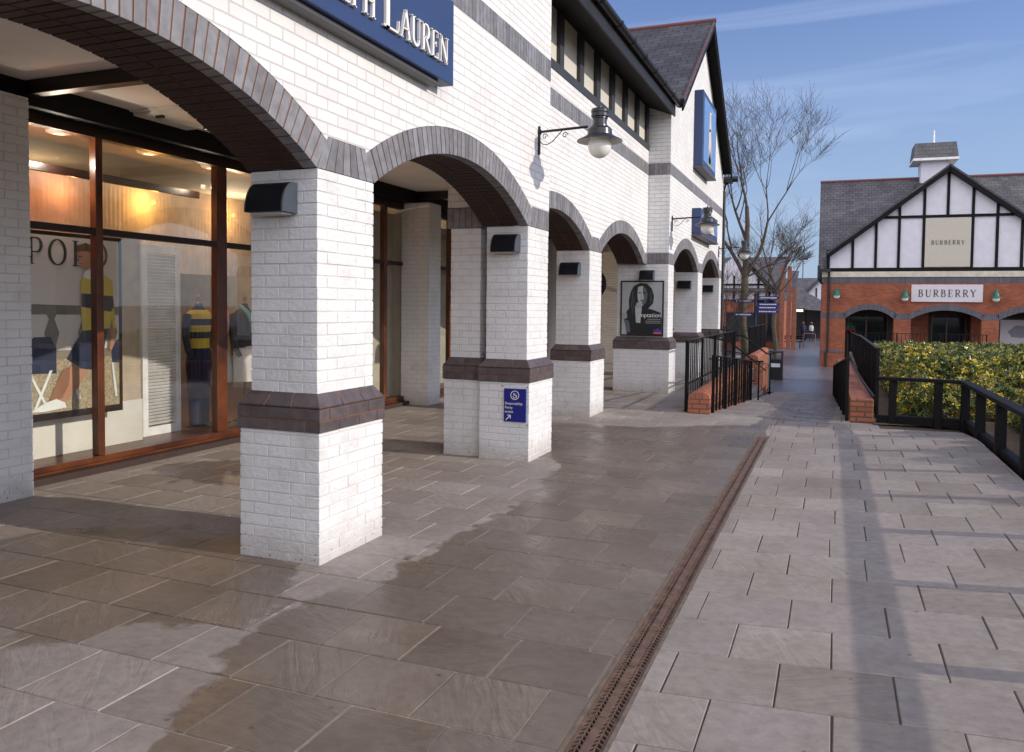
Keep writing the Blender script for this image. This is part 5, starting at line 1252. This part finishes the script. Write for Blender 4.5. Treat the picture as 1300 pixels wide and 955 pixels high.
mb = MB(); mb.box(-3.55, -2.5, 77.7, 77.9, 1.35, 1.75); s_ = mb.build('lit_sign', 'black', cn)
mb = MB(); mb.box(-3.4, -2.65, 77.66, 77.69, 1.45, 1.66); mb.build('sign_face', plain('lit_face', (.8, .75, .5), .5, emit=(1, .85, .5), es=.9), s_)
t = thing('gabled_house', 'far white gabled house with dark roof above the shelter', 'building', (-1, 95, GZ))
mb = MB(); mb.prism([(-3.2, GZ), (2, GZ), (2, 4.2), (-.2, 6.2), (-3.2, 3.1)], 'y', 95, 103); mb.build('wall', 'panelwhite', t)
mb = MB(); mb.bar((-3.9, 94.8, 2.7), (-.2, 94.8, 6.35), .5, .3); roofplane(mb, [(-3.6, 94.6, 2.9), (-.2, 94.6, 6.3), (-.2, 104, 6.3), (-3.6, 104, 2.9)]); roofplane(mb, [(3, 94.6, 3.2), (-.2, 94.6, 6.3), (-.2, 104, 6.3), (3, 104, 3.2)]); mb.build('roof', 'slate', t)
mb = MB()
for x_ in (-2, -1, 0, 1): mb.box(x_, x_+.14, 94.9, 94.99, 2, 4.0)
mb.box(-3, 2, 94.9, 94.99, 2.6, 2.75); mb.build('timbering', 'blacktimber', t)
t = thing('low_roofed_house', 'far low house with grey roof left of the white gabled house', 'building', (-6, 110, GZ))
mb = MB(); mb.box(-9, -2, 110, 118, GZ, 3.0); mb.build('wall', 'panelwhite', t)
mb = MB(); roofplane(mb, [(-9.3, 109.5, 2.9), (-1.0, 109.5, 2.9), (-1.6, 114, 5.8), (-9.3, 114, 5.8)]); roofplane(mb, [(-9.3, 118.5, 2.9), (-1.0, 118.5, 2.9), (-1.6, 114, 5.8), (-9.3, 114, 5.8)]); mb.build('roof', 'slate2', t, uvmode=slopeuv('x'))
t = thing('street_light', 'distant double headed street light above the roofs', 'street lamp', (-4.6, 130, GZ))
mb = MB(); mb.tube([(-4.6, 130, GZ), (-4.6, 130, 9.2)], .08, 6); mb.build('pole', 'hoodside', t)
mb = MB(); mb.box(-5.3, -4.85, 129.8, 130.2, 9.1, 9.35); mb.box(-4.35, -3.9, 129.8, 130.2, 9.1, 9.35); mb.tube([(-5.1, 130, 9.2), (-4.1, 130, 9.2)], .05, 6); mb.build('lamp_head', 'hoodside', t)

# fingerpost
t = thing('fingerpost', 'dark signpost with royal blue pointed arms in front of the bare trees', 'signpost', (-2.27, 26, -1.1))
mb = MB(); mb.tube([(-2.27, 26, -1.12), (-2.27, 26, 2.05)], .045, 10); mb.lathe((-2.27, 26, 2.05), [(.05, 0), (.06, .03), (.03, .07), (0, .1)], 10); mb.build('post', 'black', t)
def arm(z, s_, l=.66, yo=0):
    mb = MB(); x0 = -2.27+s_*.05; q = [(x0, z-.05), (x0+s_*(l-.08), z-.05), (x0+s_*l, z), (x0+s_*(l-.08), z+.05), (x0, z+.05)]
    if s_ < 0: q = q[::-1]
    mb.prism(q, 'y', 25.97+yo, 26.0+yo); a__ = mb.build('arm', 'bluesign', t)
    mb = MB(); rr = random.Random(int(z*100)); x_ = .07
    while x_ < l-.14:
        w = rr.uniform(.02, .06); mb.box(*sorted((x0+s_*x_, x0+s_*(x_+w))), 25.962+yo, 25.969+yo, z-.016, z+.018); x_ += w+.012
    mb.build('lettering', 'letter', a__)
for z, s_, yo in ((1.88, -1, 0), (1.46, -1, 0), (1.98, 1, .1), (1.78, 1, .05), (1.68, 1, 0), (1.56, 1, -.02)): arm(z, s_, .66, yo)
def bin_(x, y, z, label, w=.5, h=1.1):
    t = thing('litter_bin', label, 'litter bin', (x, y, z), 'black litter bins in the street')
    mb = MB(); mb.box(x-w/2, x+w/2, y-w/2, y+w/2, z, z+h*.72); mb.box(x-w/2, x-w/2+.05, y-w/2, y+w/2, z+h*.72, z+h*.95); mb.box(x+w/2-.05, x+w/2, y-w/2, y+w/2, z+h*.72, z+h*.95); mb.build('body', 'black', t, bevel=.01)
    mb = MB(); mb.box(x-w/2-.02, x+w/2+.02, y-w/2-.02, y+w/2+.02, z+h*.95, z+h); mb.build('lid', 'black', t, bevel=.02)
    mb = MB(); mb.box(x-w/2+.08, x+w/2-.08, y-w/2-.006, y-w/2-.001, z+h*.45, z+h*.58); mb.build('label_plate', 'lampunder', t)
bin_(-2.15, 33.5, GZ, 'black litter bin just beyond the end of the left brick wall', .62, 1.12)
bin_(-4.15, 62, GZ, 'black litter bin beside the bench in front of the half timbered house', .8, 1.15)
t = thing('bench', 'dark slatted bench by the far end of the left shops', 'bench', (-3.2, 62, GZ))
mb = MB()
for i in range(3): mb.box(-3.75, -2.1, 61.8+i*.15, 61.92+i*.15, GZ+.43, GZ+.48)
mb.build('seat', 'blackrail', t)
for i in range(2):
    mb = MB(); x_ = -3.6+i*1.3; mb.box(x_, x_+.06, 61.8, 62.25, GZ, GZ+.43); mb.build('leg', 'blackrail', t)
mb = MB()
for i in range(2): mb.box(-3.75, -2.1, 62.28, 62.32, GZ+.6+i*.16, GZ+.7+i*.16)
mb.build('backrest', 'blackrail', t)
t = thing('hoop_barrier', 'thin metal hoop barrier standing in the middle of the far street', 'barrier', (-1.6, 60, GZ))
mb = MB(); mb.tube([(-2.05, 62, GZ), (-2.05, 62, GZ+1.0), (-2.0, 62, GZ+1.05), (-1.3, 62, GZ+1.05), (-1.25, 62, GZ+1.0), (-1.25, 62, GZ)], .03, 8); mb.build('hoop', plain('tan_metal', (.2, .14, .1), .4), t)

# people far down the street
def person(x, y, label, top, bottom, h=1.72, step=.12):
    """one continuous skinned body, clothing by material"""
    s_ = h/1.72
    V = [(0, 0, .98), (0, 0, 1.22), (0, 0, 1.42), (0, 0, 1.53), (0, .0, 1.62), (0, 0, 1.70),
         (.1, 0, .92), (.12, -step, .5), (.12, -step*.6, .07), (.12, -step*.6-.14, .03), (-.1, 0, .92), (-.12, step, .5), (-.12, step*1.6, .07), (-.12, step*1.6-.14, .03),
         (.19, 0, 1.40), (.25, step*.5, 1.12), (.25, step*.2-.05, .86), (-.19, 0, 1.40), (-.25, -step*.5, 1.12), (-.25, -step-.05, .86)]
    E_ = [(0, 1), (1, 2), (2, 3), (3, 4), (4, 5), (0, 6), (6, 7), (7, 8), (8, 9), (0, 10), (10, 11), (11, 12), (12, 13), (2, 14), (14, 15), (15, 16), (2, 17), (17, 18), (18, 19)]
    Rr = [.15, .14, .14, .055, .10, .08, .10, .075, .05, .04, .10, .075, .05, .04, .065, .05, .035, .065, .05, .035]
    me = bpy.data.meshes.new('person'); me.from_pydata([(a*s_, b*s_, c*s_) for a, b, c in V], E_, [])
    o = bpy.data.objects.new('person', me); C.objects.link(o); o.location = (x, y, GZ)
    me.materials.append(M[top] if isinstance(top, str) else top)
    sk = o.modifiers.new('skin', 'SKIN')
    for i, r in enumerate(Rr): me.skin_vertices[0].data[i].radius = (r*s_, r*.75*s_)
    me.skin_vertices[0].data[0].use_root = True
    sd = o.modifiers.new('sub', 'SUBSURF'); sd.levels = 1; sd.render_levels = 1
    tag(o, label, 'person')
    mb = MB(); mb.lathe((0, 0, 1.62*s_), [(.0, .14), (.07, .12), (.1, .06), (.105, 0), (.09, -.05)], 12); hobj = mb.build('hair', 'hairb', o, local=True)
    mb = MB(); mb.lathe((0, 0, 0), [(.17*s_, .95*s_), (.19*s_, 1.1*s_), (.2*s_, 1.35*s_), (.13*s_, 1.46*s_)], 14); mb.build('jacket', bottom, o, local=True, smooth=True)
    return o
person(-2.42, 72, 'person in dark clothes walking away down the middle of the far street', 'navy', 'navy')
person(-1.85, 75, 'person in pale coat near the shelter posts at the end of the street', 'navy', plain('pale_coat', (.45, .42, .42), .8), h=1.66)

# ------------------------------------------------------------------ light, sky, camera
SE, SAZ = 23.0, 2.2     # sun elevation; azimuth measured from +X towards +Y
sd = bpy.data.lights.new('sun', 'SUN'); sd.energy = 2.0; sd.angle = rad(.55); sd.color = (1, .91, .80)
so_ = bpy.data.objects.new('sun', sd); C.objects.link(so_)
dirv = Vector((math.cos(rad(SE))*math.cos(rad(SAZ)), math.cos(rad(SE))*math.sin(rad(SAZ)), math.sin(rad(SE))))
so_.rotation_euler = dirv.to_track_quat('Z', 'Y').to_euler(); so_.location = (30, 0, 30)
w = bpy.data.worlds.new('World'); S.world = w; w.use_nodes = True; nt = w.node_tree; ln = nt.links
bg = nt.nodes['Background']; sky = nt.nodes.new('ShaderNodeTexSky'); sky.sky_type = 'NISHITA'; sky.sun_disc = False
sky.sun_elevation = rad(SE); sky.sun_rotation = rad(90-SAZ); sky.air_density = 1.0; sky.dust_density = .5; sky.ozone_density = 5.0
tc = nt.nodes.new('ShaderNodeTexCoord'); mp = nt.nodes.new('ShaderNodeMapping'); mp.inputs['Scale'].default_value = (1.2, 1.6, 13); mp.inputs['Rotation'].default_value = (.12, .05, .4)
ln.new(tc.outputs['Generated'], mp.inputs[0]); nz = nt.nodes.new('ShaderNodeTexNoise'); nz.inputs['Scale'].default_value = 1.6; nz.inputs['Detail'].default_value = 7; nz.inputs['Distortion'].default_value = .5
ln.new(mp.outputs[0], nz.inputs['Vector']); rp = nt.nodes.new('ShaderNodeValToRGB'); rp.color_ramp.elements[0].position = .47; rp.color_ramp.elements[0].color = (0, 0, 0, 1); rp.color_ramp.elements[1].position = .74; rp.color_ramp.elements[1].color = (.42, .42, .42, 1)
ln.new(nz.outputs[0], rp.inputs[0])
# unseen bright cloud added behind the camera as fill for faces turned that way
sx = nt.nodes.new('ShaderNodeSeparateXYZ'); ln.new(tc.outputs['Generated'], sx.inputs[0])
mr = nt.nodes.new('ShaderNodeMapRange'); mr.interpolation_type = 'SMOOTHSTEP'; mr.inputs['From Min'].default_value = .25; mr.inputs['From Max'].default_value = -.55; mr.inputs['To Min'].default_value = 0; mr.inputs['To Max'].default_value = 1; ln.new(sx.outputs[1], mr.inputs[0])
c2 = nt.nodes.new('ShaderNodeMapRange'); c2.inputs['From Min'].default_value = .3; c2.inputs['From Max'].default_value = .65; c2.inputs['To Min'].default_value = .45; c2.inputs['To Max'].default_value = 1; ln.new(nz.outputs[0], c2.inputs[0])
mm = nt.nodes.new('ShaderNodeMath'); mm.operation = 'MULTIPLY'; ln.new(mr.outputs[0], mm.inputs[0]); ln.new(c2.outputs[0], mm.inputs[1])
mx = nt.nodes.new('ShaderNodeMix'); mx.data_type = 'RGBA'; ln.new(rp.outputs[0], mx.inputs[0])
hs_ = nt.nodes.new('ShaderNodeHueSaturation'); hs_.inputs['Saturation'].default_value = .98; hs_.inputs['Hue'].default_value = .514; ln.new(sky.outputs[0], hs_.inputs['Color']); ln.new(hs_.outputs[0], mx.inputs[6]); mx.inputs[7].default_value = (4.4, 5.2, 7.2, 1)
hz = nt.nodes.new('ShaderNodeMapRange'); hz.interpolation_type = 'SMOOTHSTEP'; hz.inputs['From Min'].default_value = .42; hz.inputs['From Max'].default_value = 0; hz.inputs['To Min'].default_value = 0; hz.inputs['To Max'].default_value = .8; ln.new(sx.outputs[2], hz.inputs[0])
mh = nt.nodes.new('ShaderNodeMix'); mh.data_type = 'RGBA'; ln.new(hz.outputs[0], mh.inputs[0]); ln.new(mx.outputs[2], mh.inputs[6]); mh.inputs[7].default_value = (2.3, 3.0, 4.25, 1)
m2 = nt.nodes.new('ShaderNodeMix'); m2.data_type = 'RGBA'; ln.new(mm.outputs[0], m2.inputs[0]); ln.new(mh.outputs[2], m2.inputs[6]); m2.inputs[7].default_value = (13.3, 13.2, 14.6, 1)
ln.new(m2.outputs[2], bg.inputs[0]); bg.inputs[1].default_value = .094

cam = bpy.data.cameras.new('Camera'); co = bpy.data.objects.new('Camera', cam); C.objects.link(co); S.camera = co
F, YAW, PITCH, ROLL = 1033., rad(21.6), rad(2.388), rad(.605)
cam.sensor_fit = 'HORIZONTAL'; cam.sensor_width = 36; cam.lens = 36*F/1300; cam.shift_y = -45/1300; cam.clip_start = .05; cam.clip_end = 3000
fwd = Vector((-math.sin(YAW)*math.cos(PITCH), math.cos(YAW)*math.cos(PITCH), -math.sin(PITCH)))
right = Vector((math.cos(YAW), math.sin(YAW), 0)); up = right.cross(fwd)
r2 = right*math.cos(ROLL)+up*math.sin(ROLL); u2 = up*math.cos(ROLL)-right*math.sin(ROLL)
mt = Matrix(((r2.x, u2.x, -fwd.x), (r2.y, u2.y, -fwd.y), (r2.z, u2.z, -fwd.z))).to_4x4(); mt.translation = (0, 0, 1.63); co.matrix_world = mt
S.render.resolution_x, S.render.resolution_y = 1024, 752
S.view_settings.view_transform = 'Standard'; S.view_settings.look = 'None'; S.view_settings.gamma = 1; S.view_settings.use_curve_mapping = False
S.view_settings.exposure = 0.80
